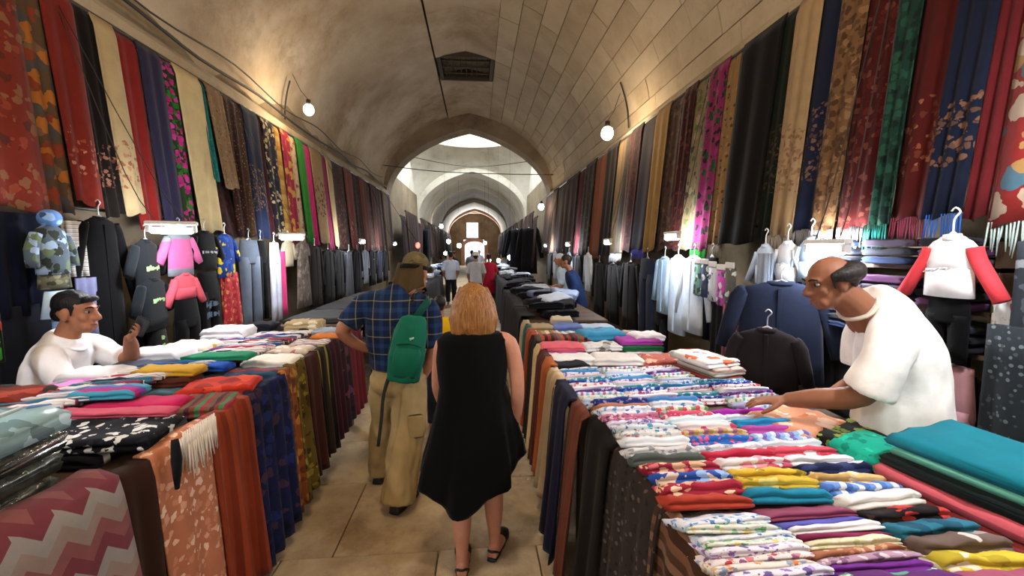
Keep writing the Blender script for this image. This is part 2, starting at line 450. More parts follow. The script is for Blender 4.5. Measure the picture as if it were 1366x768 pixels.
# ---------------------------------------------------------------- lamps
def bulb(loc, label, power, col='#ffe2bc', r=.06, cord=None, group='bare bulbs of the hall', rim=False):
    t = root('bare_bulb', label, 'bulb', loc, 0, group)
    st = power/(math.pi*4*math.pi*r*r)*LAMP_W
    m = MB(); m.ell((0, 0, 0), (r, r, r*1.15), nu=16, nv=10)
    m.build('glass', glow('bulb_%s_%d' % (col, power), col, st), t)
    m = MB(); m.loft([(0, 0, r*.95), (0, 0, r*1.3), (0, 0, r*2.0)], [r*.5, r*.45, r*.42], 10); m.build('socket', simple('bakelite', '#1c1a18', .5), t)
    if cord: m = MB(); m.loft([(0, 0, r*2), tuple(c/2 for c in cord[:2])+(cord[2]*.55,), cord], [.004]*3, 6); m.build('cord', simple('cable_rubber', '#1a1816', .6), t)
    return t
bulb((-2.40, 6.46, 3.74), 'glowing bulb on the left flank of the vault', 50, r=.07, cord=(-.22, .05, .5))
bulb((1.96, 6.36, 3.48), 'large glowing bulb on the right flank of the vault', 60, r=.088, cord=(.2, .05, .6))
bulb((2.0, 13.2, 3.06), 'warm bulb at the right foot of the first arch', 40, r=.09, cord=(.38, .0, .62))
bulb((-2.3, 27.5, 3.2), 'small far bulb on the left beyond the domed bay', 30, '#fff2dc', .12, (0, 0, 1.0))
for yy, xx, ww in ((-.6, -2.2, 'left stalls'), (-.8, 1.8, 'right stalls'), (1.2, CX, 'near end of the aisle, added fill light'), (-5, CX, 'rear of the aisle, added fill light')):
    bulb((xx, yy, 3.9 if xx != CX else 4.9), 'hanging bulb outside the view over the %s' % ww, 40 if xx != CX else 190, r=.075, cord=(0, 0, .45 if xx != CX else 1.1))  # bulbs on the centre line are unseen additions that brighten vault, tables and aisle
for i, (xx, yy, zz, r) in enumerate([(-1.55, 23, 2.15, .14), (-1.05, 24.5, 1.95, .16), (-1.5, 20.0, 1.55, .10), (.45, 25, 2.1, .13), (.55, 20.5, 1.2, .13), (1.0, 20.0, 1.2, .12), (1.35, 17.5, 1.4, .12)]):
    r *= .75
    bulb((xx, yy, zz), 'white far stall light, %s from the left' % nth(i).replace('nearest', 'first'), 45, '#f4f8ff', r, (0, 0, (5.72, 5.72, 6.68, 5.72, 6.56, 6.68, 7.85)[i]-zz), 'far stall lights')
t = root('red_lantern', 'small red light over the left stalls', 'lamp', (-1.83, 13.2, 1.86))
MB().ell((0, 0, 0), (.07, .07, .09)).build('glass', glow('red_glow', '#ff3a20', 6), t); MB().loft([(0, 0, .08), (-.97, 0, 1.6)], [.01, .006], 6).build('cord', simple('cable_rubber', '#1a1816', .6), t)

def tube_lamp(loc, rz, label, power, length=.24):
    t = root('strip_lamp', label, 'lamp', loc, rz, 'white strip lamps under the scarves')
    r = .022; st = power/(math.pi*2*math.pi*r*length)*LAMP_W
    MB().loft([(-length/2, 0, 0), (-length/2+.01, 0, 0), (length/2-.01, 0, 0), (length/2, 0, 0)], [.016, r, r, .016], 12).build('tube', glow('tube_%d' % power, '#f3f6ff', st), t)
    m = MB(); m.bev((0, 0, .05), (length+.06, .05, .03), .006)
    for s in (-1, 1): m.box((s*(length/2+.012), 0, .02), (.022, .04, .06))
    m.build('housing', simple('lamp_white', '#cfcfca', .5), t, smooth=False)
    q = Matrix.Rotation(-rz, 3, 'Z') @ (Vector((-2.80 if loc[0] < 0 else 2.30, loc[1], 3.46))-Vector(loc))
    for s in (-1, 1): MB().loft([(s*length*.35, 0, .06), (s*length*.3+q.x*.3, q.y*.3, q.z*.25), (q.x+s*.02*(abs(q.x) < .1), q.y, q.z)], [.003, .003, .003], 6, sub=3).build('cord', simple('cable_rubber', '#1a1816', .6), t)
    return t
TL = [(-2.15, 3.18, 1.88, 'white strip lamp glowing above the black printed T-shirts'), (-2.25, 5.35, 1.88, 'white strip lamp glowing above the grey trousers on the left'),
      (-2.2, 8.3, 1.88, 'strip lamp over the far left stall'), (-2.2, 11.5, 1.88, 'strip lamp at the far end of the left scarves'), (-2.0, .9, 2.1, 'strip lamp over the wrapped parcels, outside the view'),
      (1.75, 1.05, 2.25, 'strip lamp over the folded scarf table, outside the view'), (2.0, 2.27, 1.74, 'strip lamp hanging right behind the balding seller'), (1.95, 4.1, 1.86, 'strip lamp above the pale blue shirts on the right'),
      (1.95, 6.2, 1.84, 'strip lamp over the black garments on the right'), (1.95, 9.0, 1.84, 'strip lamp over the far right stalls'), (1.95, 12.0, 1.84, 'strip lamp at the far end of the right scarves')]
for i, (x, y, z, lb) in enumerate(TL): tube_lamp((x, y, z), math.pi/2 if i not in (0, 1) else .35, lb, 70 if i in (4, 5) else 46)

# cables along the left cornice and wires across the arch
cab = simple('cable_rubber', '#1a1816', .6)
def cable(pts, r, label): return tag(MB().loft(pts, [r]*len(pts), 6, sub=4).build('cable', cab), label, 'cable', 'electric cables of the hall')
rc = random.Random(5)
xl = CX-A+.1
cable([(xl+.02+rc.uniform(-.02, .03), 1.5+i*1.1, 3.72+rc.uniform(-.05, .05)) for i in range(12)], .016, 'thick dark cable running along the left cornice')
cable([(xl+.04, 1.5+i*1.3, 3.80+(.10 if i % 2 else .0)) for i in range(10)], .009, 'thin looping cable above the left cornice')
cable([(CX-2.45, 12.6, 4.15), (CX-1, 12.6, 4.0), (CX+.8, 12.6, 3.95), (CX+2.5, 12.6, 3.95)], .012, 'wire slung across the hall in front of the first arch')
cable([(CX-2.3, 15.8, 5.1), (CX, 15.8, 4.75), (CX+2.3, 15.8, 5.0)], .012, 'higher wire slung across the domed bay')
cable([(prof(q, off=-.02)[0], 6.6+q*.3, prof(q, off=-.02)[1]) for q in (.97, .9, .83, .76)], .012, 'cable climbing the right flank above the large bulb')
cable([(prof(-q, off=-.04)[0], 6.6+q*.3, prof(-q, off=-.04)[1]) for q in (.97, .91, .85, .8)], .012, 'cable climbing the left flank above the bulb')
# ================================================================ HUNG SCARVES
m_rail = simple('rail_steel', '#4a4640', .5, .6)
for s, x in ((-1, -2.80), (1, 2.30)):
    t = root('hanging_rail', 'metal rail carrying the scarves under the %s cornice' % ('left' if s < 0 else 'right'), 'rail', (x, 0, 3.46))
    MB().loft([(0, -2, 0), (0, 13.9, 0)], [.016, .016], 8).build('rod', m_rail, t)
    for k in range(8): MB().loft([(0, 1+k*1.7, 0), (s*.14, 1+k*1.7, .03)], [.01, .01], 6).build('bracket', m_rail, t)

def scarf_mesh(w, L, seed, lean=.05, pleat=.014, nx=12, nz=12):
    r = random.Random(seed); ph = r.uniform(0, 6.3); k = r.uniform(1.3, 2.4); sw = r.uniform(-.02, .02); un = r.uniform(-.03, .03)
    def fn(u, v):
        if v < .001: return ((u-.5)*w, .03, -.03)
        if v < 1.5/nz: return ((u-.5)*w, .004, .02)
        q = (v-1.5/nz)/(1-1.5/nz)
        y = -.02+pleat*(.35+.65*q)*math.sin(2*math.pi*k*u+ph+q*.8)-lean*q
        z = -q*(L+un*(u-.5)*2+.01*math.sin(9*u+ph))
        return ((u-.5)*w*(1-.06*q*(1 if pleat > .01 else 0))+sw*q*q, y, z)
    return MB().sheet(fn, nx, nz, .006)
def fringe_mesh(w, L, seed, lean):
    r = random.Random(seed); m = MB(); n = max(8, int(w/.012))
    for i in range(n):
        x = (i+.5)/n*w-w/2; d = r.uniform(-.012, .012); l = r.uniform(.09, .14)
        m.loft([(x, -.02-lean, -L+.01), (x+d*.4, -.022-lean, -L-l*.5), (x+d, -.025-lean, -L-l)], [.0035, .004, .002], 4)
    return m
def hang(side, y0, y1, zt, zb, mat, label, i, fringe=None, lean=.1, over=1.10, group=None):
    x = -2.80 if side < 0 else 2.30
    w = (y1-y0)*over; L = zt-zb; off = (.016 if i % 2 else -.006)
    o = scarf_mesh(w, L, i*3+(0 if side < 0 else 500), lean).build('hanging_scarf', mat, None, (x-side*off, (y0+y1)/2, zt), (0, 0, math.pi/2 if side < 0 else -math.pi/2))
    tag(o, label, 'scarf', group or ('scarves hung along the %s wall' % ('left' if side < 0 else 'right')))
    if fringe: fringe_mesh(w*.94, L, i, lean).build('fringe', fringe, o)
    return o
pk = plain
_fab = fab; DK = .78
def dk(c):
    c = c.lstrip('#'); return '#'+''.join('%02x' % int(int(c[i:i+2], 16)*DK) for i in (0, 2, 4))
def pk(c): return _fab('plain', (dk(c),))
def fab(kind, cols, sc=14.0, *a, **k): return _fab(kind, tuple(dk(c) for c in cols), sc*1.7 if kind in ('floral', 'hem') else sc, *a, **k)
GOLD, PINKF = ('#b98d5a', '#a0603a', '#8a7a50'), ('#c05a6a', '#d8a090', '#b07a6a')
LS = [  # y0, y1, top, bottom, material, words
 (2.10, 2.50, 3.4, 2.0, fab('floral', ('#6a2c1c', '#8a4020', '#a86a3a', '#4a2a20'), 9), 'rust and brown patterned scarf'),
 (2.50, 2.88, 3.4, 1.98, fab('floral', ('#7a2a1c', '#93402a', '#8a5a3a', '#5a2a20'), 8), 'rust red blotched scarf'),
 (2.88, 3.06, 3.4, 1.97, fab('floral', ('#5c4430', '#b06a28', '#7a5a40', '#4e4a46', '#8a3a22'), 7, thr=.6), 'brown scarf with big orange leaves'),
 (3.06, 3.28, 3.4, 2.05, fab('hem', ('#7c241a', '#b86a52', '#a04a38', '#c08a70'), 16), 'brick red scarf with pale floral hem, nearer of two'),
 (3.28, 3.45, 3.4, 1.99, fab('hem', ('#17100d', '#a0705a', '#6a3a2c'), 18), 'black scarf with pinkish floral hem'),
 (3.45, 3.63, 3.38, 2.02, fab('hem', ('#c3ad80', '#a06a4a', '#b88a6a'), 14), 'beige scarf with small brown motif'),
 (3.63, 3.86, 3.38, 1.93, pk('#86201c'), 'plain red scarf'),
 (3.86, 4.09, 3.38, 1.94, pk('#2d2a44'), 'plain slate navy scarf'),
 (4.09, 4.28, 3.38, 1.93, fab('floral', ('#243a18', '#c8308a', '#d040a0', '#b02878', '#2a7a28'), 11, thr=.5), 'dark green scarf with magenta flowers'),
 (4.28, 4.61, 3.38, 1.92, pk('#dcc692'), 'plain cream scarf, broad'),
 (4.61, 4.72, 3.38, 2.45, fab('speck', ('#1f6f6c', '#2a9088', '#185050'), 30), 'short teal scarf beside the broad cream one'),
 (4.72, 4.97, 3.38, 2.40, fab('speck', ('#8e7352', '#a08868', '#6a5238'), 26), 'short tan scarf'),
 (4.60, 4.97, 2.46, 1.90, fab('floral', ('#2c1512', '#4a201a', '#3a1a18'), 10), 'short dark maroon cloth under the tan scarf'),
 (4.97, 5.19, 3.38, 1.90, fab('speck', ('#2e1612', '#7a5a40', '#5a3020'), 34), 'dark brown sequinned scarf'),
 (5.19, 5.39, 3.38, 1.90, fab('speck', ('#4a3424', '#9a7a54', '#6a4a30'), 34), 'golden brown sequinned scarf'),
 (5.39, 5.71, 3.38, 1.88, fab('hem', ('#18223e', '#8a6a3a', '#5a4630'), 18, hem=.45), 'navy scarf with golden hem'),
 (5.71, 5.84, 3.38, 1.90, pk('#3c1418'), 'narrow dark maroon scarf'),
 (5.84, 6.15, 3.38, 1.90, fab('floral', ('#15131c', '#c0ae8c', '#a08a60', '#232a44'), 8), 'black scarf with cream blossoms'),
 (6.15, 6.37, 3.38, 1.85, fab('stripe', ('#b88a3c', '#c09a50', '#a87830'), 5, 'z'), 'golden yellow scarf'),
 (6.37, 6.61, 3.38, 1.85, fab('floral', ('#8a1c34', '#b88a3c', '#a02c44'), 5, thr=.5), 'crimson scarf with gold blocks'),
 (6.61, 6.87, 3.38, 1.85, fab('floral', ('#b7a47c', '#8a3a3a', '#9a8a60'), 8), 'beige scarf with red sprigs'),
 (6.87, 7.13, 3.38, 1.85, pk('#1f7a1e'), 'plain bright green scarf'),
 (7.13, 7.40, 3.38, 1.82, pk('#c02a72'), 'plain magenta scarf'),
 (7.40, 7.91, 3.38, 1.85, fab('hem', ('#94784f', '#4a2a24', '#6a4030'), 9, hem=.6), 'tan scarf with dark lower half'),
 (7.91, 8.14, 3.38, 1.75, pk('#8a2450'), 'plum pink scarf'),
 (8.14, 8.42, 3.38, 1.8, pk('#b7a078'), 'cream beige narrow scarf'),
 (8.42, 9.19, 3.38, 1.75, fab('floral', ('#3a2018', '#6a4a3a', '#2a1814'), 8), 'wide dark brown patterned scarf'),
 (9.19, 9.71, 3.38, 1.75, fab('hem', ('#7a3a34', '#b08a70', '#9a6a5a'), 8), 'dusty red scarf with pale hem'),
 (9.71, 10.3, 3.38, 1.7, fab('floral', ('#2c1a14', '#4a3024'), 7), 'dark brown scarf'),
 (10.3, 10.83, 3.38, 1.7, pk('#6a3426'), 'brick brown scarf'),
 (10.83, 11.34, 3.38, 1.7, fab('floral', ('#33201a', '#5a4436'), 7), 'brown blotched scarf'),
 (11.34, 11.98, 3.38, 1.7, pk('#4c2a22'), 'plain chestnut scarf'),
 (11.98, 12.71, 3.38, 1.7, fab('stripe', ('#5a4238', '#3a241c'), 2, 'x'), 'two tone brown scarf'),
 (12.71, 13.3, 3.38, 1.7, pk('#6d5a48'), 'greyish tan scarf'),
 (13.3, 13.9, 3.38, 1.7, pk('#3a1e1a'), 'dark maroon brown scarf')]
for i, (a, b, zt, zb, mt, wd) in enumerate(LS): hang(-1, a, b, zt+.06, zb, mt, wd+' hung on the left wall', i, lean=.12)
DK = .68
RS = [
 (1.00, 1.35, 1.85, fab('floral', ('#5a1c18', '#8a4030', '#33201c'), 8), 'maroon patterned scarf nearest to the viewer', None),
 (1.35, 1.60, 1.83, fab('floral', ('#8a2420', '#c0a890', '#4a6a7a', '#a8804a'), 6, thr=.5), 'red white and tan patchwork scarf', '#cfe6dc'),
 (1.60, 1.70, 1.86, pk('#6a1a1c'), 'narrow dark crimson scarf', None),
 (1.70, 1.85, 1.88, fab('hem', ('#161d33', '#8a6048', '#6a4a3a'), 18), 'navy scarf with brown floral hem, nearer of two', '#2f78e0'),
 (1.85, 2.04, 1.88, fab('hem', ('#5c1714', '#b8784a', '#a05a3a', '#7a3a28'), 16), 'dark red scarf with amber floral hem', '#b84a6a'),
 (2.04, 2.17, 1.85, fab('floral', ('#1c4034', '#2c5c48', '#142c24'), 12, thr=.5), 'bottle green damask scarf', '#4fd0c4'),
 (2.17, 2.37, 1.85, fab('floral', ('#521614', '#8a4a3a', '#6a2420'), 13), 'maroon scarf with small flowers', '#f0f0f4'),
 (2.37, 2.55, 1.84, fab('floral', ('#8a6440', '#5a3c26', '#a8825a', '#6a4a30'), 14, thr=.5), 'golden brown paisley scarf', '#f4f4f8'),
 (2.55, 2.73, 1.85, fab('hem', ('#1d2440', '#6a4a44', '#8a6a5a'), 18, hem=.42), 'navy scarf with brown floral hem, farther of two', '#dfe8f4'),
 (2.73, 2.94, 1.82, fab('hem', ('#c9a97c', '#a07858', '#b08a68'), 16, hem=.4), 'cream scarf with tan hem', '#efe8da'),
 (2.94, 3.10, 1.78, fab('hem', ('#122016', '#5a4a3a', '#3a3024'), 18, hem=.45), 'dark green scarf with brown hem', None),
 (3.10, 3.56, 1.77, pk('#0e0b0a'), 'broad plain black scarf', None),
 (3.56, 3.78, 1.76, fab('speck', ('#b08a58', '#6a4a2c', '#c0a070'), 20), 'tan scarf with brown dots', '#d8d0c0'),
 (3.78, 4.06, 1.72, fab('floral', ('#a02a68', '#1f5a28', '#b03c7c', '#2a2420'), 9, thr=.45), 'magenta scarf with green leaves', '#2aa83a'),
 (4.06, 4.33, 1.72, fab('floral', ('#a08c66', '#4a3a2a', '#6a7a4a', '#c0b08c'), 8), 'olive cream flowered scarf', None),
 (4.33, 4.58, 1.72, fab('floral', ('#4a1814', '#7a3a2a', '#2c1410'), 10), 'dark red flowered scarf', None),
 (4.58, 4.93, 1.72, fab('floral', ('#5a3c2c', '#7a5a40', '#3a241c'), 8), 'brown blotched scarf, broad', None),
 (4.93, 5.27, 1.70, pk('#c49a56'), 'plain mustard scarf', None),
 (5.27, 5.76, 1.72, fab('stripe', ('#3a3a46', '#3c2634'), 2.2, 'x'), 'slate and plum scarf', '#6a6ae0'),
 (5.76, 6.16, 1.70, fab('floral', ('#3c1412', '#5a2420'), 8), 'dark red plain looking scarf', None),
 (6.16, 6.73, 1.65, fab('stripe', ('#6a5a44', '#3a342c', '#8a7250'), 2, 'x'), 'grey and tan striped scarf', '#dfe6ee'),
 (6.73, 7.28, 1.62, pk('#1c100e'), 'near black scarf', None),
 (7.28, 8.02, 1.55, fab('stripe', ('#a0502a', '#8a3e20', '#a85a34'), 2, 'x'), 'broad orange rust scarf', None),
 (8.02, 8.74, 1.6, fab('floral', ('#2c2018', '#5a4a34', '#3a2c20'), 8), 'dark brown speckled scarf', None),
 (8.74, 9.39, 1.6, pk('#6a1c28'), 'crimson scarf', None),
 (9.39, 10.65, 1.6, fab('stripe', ('#4a2820', '#3a1c16', '#55302a'), 2.4, 'x'), 'red brown scarf', None),
 (10.65, 11.83, 1.6, fab('stripe', ('#3a1a16', '#52241e', '#33180f'), 2.4, 'x'), 'maroon brown scarf', None),
 (11.83, 12.5, 1.6, pk('#6d5138'), 'tan brown scarf', None),
 (12.5, 13.9, 1.6, fab('stripe', ('#3c1e18', '#2c1612', '#4a2a20'), 2.4, 'x'), 'broad dark brown scarf', None)]
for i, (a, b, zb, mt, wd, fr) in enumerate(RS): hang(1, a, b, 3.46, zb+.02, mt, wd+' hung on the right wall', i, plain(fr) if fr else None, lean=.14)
# beyond the first arch: long rows of dark cloths on both walls
fm = [fab('stripe', c, 2.0, 'x') for c in (('#3a201a', '#2a1612'), ('#4a2a22', '#38201a'), ('#2c1a18', '#40241e'), ('#55382c', '#3a241c'))]
sm = [scarf_mesh(1.05, 1.85, 900+k, .1, .05, 10, 6).mesh('far_cloth') for k in range(3)]
for s in (-1, 1):
    k = 0
    for y in [15.3+i*1.02 for i in range(27)]:
        if 21 < y < 22.8: continue
        o = put('far_scarf', sm[k % 3], fm[(k*7+(s > 0)) % 4], None, ((-2.62 if s < 0 else 2.12), y, 3.15 if k % 4 else 2.9), (0, 0, math.pi/2 if s < 0 else -math.pi/2))
        tag(o, 'dark brown cloth on the %s wall, %s beyond the first arch' % ('left' if s < 0 else 'right', nth(k)), 'scarf', 'far cloths on the %s wall' % ('left' if s < 0 else 'right')); k += 1

fab = _fab; pk = plain
# ================================================================ GARMENTS ON HANGERS
m_wire = simple('hanger_wire', '#b8b8b8', .35, .8); m_white = simple('white_plastic', '#e6e6e6', .4)
def garment(kind, label, loc, rz, w, L, mats, cat=None, hanger=None, pr=None, seed=0, depth=.034, group=None):
    """local frame: x across, -y outward, z down from the shoulder line"""
    nm = {'tee': 't_shirt', 'shirt': 'shirt', 'coat': 'coat', 'trousers': 'trousers', 'dress': 'dress', 'skirt': 'skirt', 'fold': 'hung_cloth', 'shorts': 'shorts'}[kind]
    t = root(nm, label, cat or nm.replace('_', '-'), loc, rz, group)
    r = random.Random(seed); h = w/2
    def loft(pts, rad, mat, name, n=14): return MB().loft(pts, rad, n, side=(1, 0, 0), sub=2).build(name, mat, t)
    b = mats[0]; sl = mats[1] if len(mats) > 1 else b
    if kind in ('tee', 'shirt', 'coat', 'dress'):
        fl = {'tee': 1.0, 'shirt': 1.02, 'coat': 1.12, 'dress': 1.5}[kind]
        loft([(0, 0, .016), (0, 0, .004), (0, 0, -.03), (0, 0, -.14), (0, -.004, -L*.5), (0, .004, -L)], [(h*.36, depth*.5), (h*.52, depth*.6), (h*.90, depth*.8), (h*.86, depth), (h*.88*fl**.5, depth), (h*.92*fl, depth*1.1)], b, 'body')
        sL = {'tee': .2, 'shirt': L*.72, 'coat': L*.62, 'dress': .14}[kind]; sp = .45 if kind == 'tee' else .22
        for s in (-1, 1):
            loft([(s*h*.78, 0, -.035), (s*(h*.95), 0, -.09), (s*(h*.95+sL*sp), .004, -.05-sL)], [(.03, depth*.8), (h*.24, depth*.9), (h*.25 if kind == 'tee' else h*.18, depth*.8)], sl, 'sleeve', 10)
        loft([(0, 0, .0), (0, -.004, .025)], [(h*.36, depth*.8), (h*.30, depth*.7)], mats[2] if len(mats) > 2 else b, 'collar', 12)
        if kind in ('shirt', 'coat'): MB().box((0, -depth*1.02, -L*.5), (.02, .012, L*.94)).build('button_band', mats[2] if len(mats) > 2 else b, t, smooth=False)
    elif kind in ('trousers', 'shorts'):
        loft([(0, 0, 0), (0, 0, -.05), (0, 0, -.2), (0, 0, -.26)], [(h*.8, depth*.7), (h*.86, depth), (h, depth*1.2), (h*.9, depth)], b, 'hips')
        for s in (-1, 1): loft([(s*h*.46, 0, -.18), (s*h*.5, 0, -L*.5), (s*h*.55, .004, -L)], [(h*.5, depth*1.1), (h*.46, depth), (h*.42, depth*.8)], sl, 'leg', 10)
        loft([(0, 0, .012), (0, 0, -.03)], [(h*.82, depth*.75), (h*.84, depth*.82)], mats[2] if len(mats) > 2 else b, 'waistband', 14)
    elif kind in ('fold', 'skirt'):
        k = r.uniform(2, 3.5); ph = r.random()*6
        fn = lambda u, v: ((u-.5)*w*(1 if kind == 'fold' else .7+.5*v), -depth*.4*math.sin(2*math.pi*k*u+ph)*(.3+.7*v)-depth*.2, -v*L)
        MB().sheet(fn, 18, 6, .01).build('drape', b, t)
        MB().sheet(lambda u, v: ((u-.5)*w*.99, .02+.004*math.sin(8*u), -v*L*.8), 8, 4, .008).build('back_drape', sl, t)
    if hanger:
        m = MB(); m.loft([(-h*.8, 0, -.05), (0, 0, .035), (h*.8, 0, -.05)], [.007]*3, 6)
        m.loft([(0, 0, .03), (0, 0, .09), (.02, 0, .12), (0, 0, .14), (-.015, 0, .125)], [.004]*5, 6, sub=3); m.build('hanger', hanger, t)
    if pr:
        pc, pz, pw, ph, n = pr; m = MB()
        for row in range(n):
            x = -pw/2
            while x < pw/2:
                g = r.uniform(.016, .034); hh = ph*r.uniform(.6, 1)
                for _ in range(2):
                    m.box((x+r.uniform(0, g), -depth*1.06, pz-row*ph*1.6+r.uniform(-.2, .2)*ph), (r.choice((g, .008)), .008, r.choice((hh, .01))))
                x += g+.008
        m.build('print', pk(pc), t, smooth=False)
    return t
BL, NV = pk('#060608'), pk('#0a0f20')
HL = math.pi/2; HR = -math.pi/2
LX, RX = -2.62, 2.12
LG = [
 ('fold', 'navy garments bundled on the left wall beside the camouflage outfit', (LX-.05, 2.85, 1.96), .34, .6, [NV, BL], None, None),
 ('fold', 'green and red patterned strip hanging at the left edge of the view', (LX+.3, 2.30, 1.95), .08, .75, [fab('floral', ('#1c2a18', '#3fae3a', '#2a7a30', '#a0382c'), 16)], None, None),
 ('fold', 'grey lettered cloth hung beside the camouflage outfit', (LX, 3.18, 1.93), .16, .36, [fab('stripe', ('#b8b6b0', '#a09c98', '#c4c2bc', '#7a7874'), 40, 'z')], None, None),
 ('fold', 'lilac grey skirt under the lettered cloth', (LX+.02, 3.18, 1.56), .15, .42, [pk('#686c8c')], None, None),
 ('coat', 'long black coat hung behind the young seller', (LX, 3.36, 1.95), .30, 1.05, [BL], m_wire, None),
 ('tee', 'black T-shirt with green print, upper of the pair', (LX+.04, 3.72, 1.80), .40, .42, [pk('#14181c')], m_wire, ('#a8c890', -.20, .2, .04, 1)),
 ('tee', 'black T-shirt with pale green print, lower of the pair', (LX+.07, 3.72, 1.50), .44, .38, [pk('#101519')], m_wire, ('#a8c890', -.15, .18, .035, 1)),
 ('trousers', 'black trousers with green letters down the leg', (LX+.06, 3.74, 1.16), .30, .75, [BL], None, ('#9ac080', -.12, .05, .04, 4)),
 ('tee', 'pink and grey T-shirt under the strip lamp', (LX+.04, 4.12, 1.88), .34, .36, [fab('stripe', ('#d86aa0', '#d86aa0', '#8a94a0'), 2.6, 'z')], m_wire, None),
 ('tee', 'coral pink top under the pink T-shirt', (LX+.06, 4.12, 1.52), .30, .2, [pk('#d85a6a')], None, None),
 ('trousers', 'black trousers under the coral top', (LX+.06, 4.12, 1.32), .32, .85, [BL], None, None),
 ('tee', 'black T-shirt with white print beside the pink one', (LX+.03, 4.50, 1.90), .36, .34, [BL], m_wire, ('#b8bcc4', -.18, .2, .03, 1)),
 ('trousers', 'black jeans with grey print under the black T-shirt', (LX+.03, 4.50, 1.52), .34, .95, [BL], None, ('#5a6a80', -.3, .2, .06, 2)),
 ('tee', 'royal blue printed T-shirt next to the grey trousers', (LX+.02, 4.86, 1.88), .32, .42, [fab('floral', ('#1e3f8c', '#2a58b0', '#d8c030'), 12)], m_white, None),
 ('skirt', 'red patterned cloth below the royal blue T-shirt', (LX+.04, 4.90, 1.50), .30, .6, [fab('floral', ('#a02c34', '#b84a48', '#c88a50'), 20)], None, None),
 ('trousers', 'slate grey trousers hung full length', (LX+.03, 5.32, 1.84), .44, 1.05, [pk('#56606e')], m_wire, None),
 ('trousers', 'slim black leggings beside the slate trousers', (LX, 5.66, 1.84), .24, .95, [BL], m_wire, None),
 ('trousers', 'pale grey white trousers under the far strip lamp', (LX+.03, 5.95, 1.82), .26, 1.0, [pk('#b8bccc')], m_white, None),
 ('fold', 'narrow hot pink cloth beside the pale trousers', (LX+.03, 6.18, 1.72), .14, .85, [pk('#b83a6a')], None, None),
 ('tee', 'small cream T-shirt on the far left wall', (LX, 6.45, 1.86), .3, .35, [pk('#b8ac90')], m_white, None),
 ('dress', 'taupe ruffled dress on the far left wall', (LX+.02, 6.9, 1.84), .40, .95, [fab('floral', ('#6a6058', '#8a7e74', '#544c46'), 12)], m_wire, None),
 ('coat', 'charcoal brown coat on the far left wall', (LX, 7.45, 1.78), .5, .95, [pk('#1f1a18')], m_wire, None),
 ('coat', 'black coat hung beside the charcoal brown coat', (LX, 8.1, 1.72), .55, .95, [BL], m_wire, None),
 ('coat', 'farther black coat on the left wall', (LX, 8.7, 1.72), .5, .95, [BL], m_wire, None),
 ('skirt', 'dark grey skirt on the far left wall', (LX+.02, 9.3, 1.70), .5, 1.0, [pk('#3c3e42')], m_white, None),
 ('coat', 'black jacket past the grey skirt', (LX, 10.0, 1.7), .6, .95, [BL], m_wire, None),
 ('shirt', 'pale striped shirt far along the left wall', (LX, 10.7, 1.7), .45, .75, [fab('stripe', ('#a8b0c0', '#8088a0'), 14, 'x')], m_white, None),
 ('coat', 'black jacket with white tag far along the left wall', (LX, 11.4, 1.7), .6, .85, [BL], m_wire, ('#d8d8d0', -.2, .06, .06, 1)),
 ('coat', 'dark navy jacket far along the left wall', (LX, 12.2, 1.7), .6, .85, [NV], m_wire, None),
 ('coat', 'black jacket by the left foot of the arch', (LX, 13.0, 1.7), .6, .85, [BL], m_wire, None)]
for i, (k, lb, loc, w, L, ms, hg, pr) in enumerate(LG): garment(k, lb, (loc[0], loc[1]*.945, loc[2]), HL+(.25 if i in (5, 6, 7) else 0), w, L, ms, hanger=hg, pr=pr, seed=i, group='garments on the left wall')
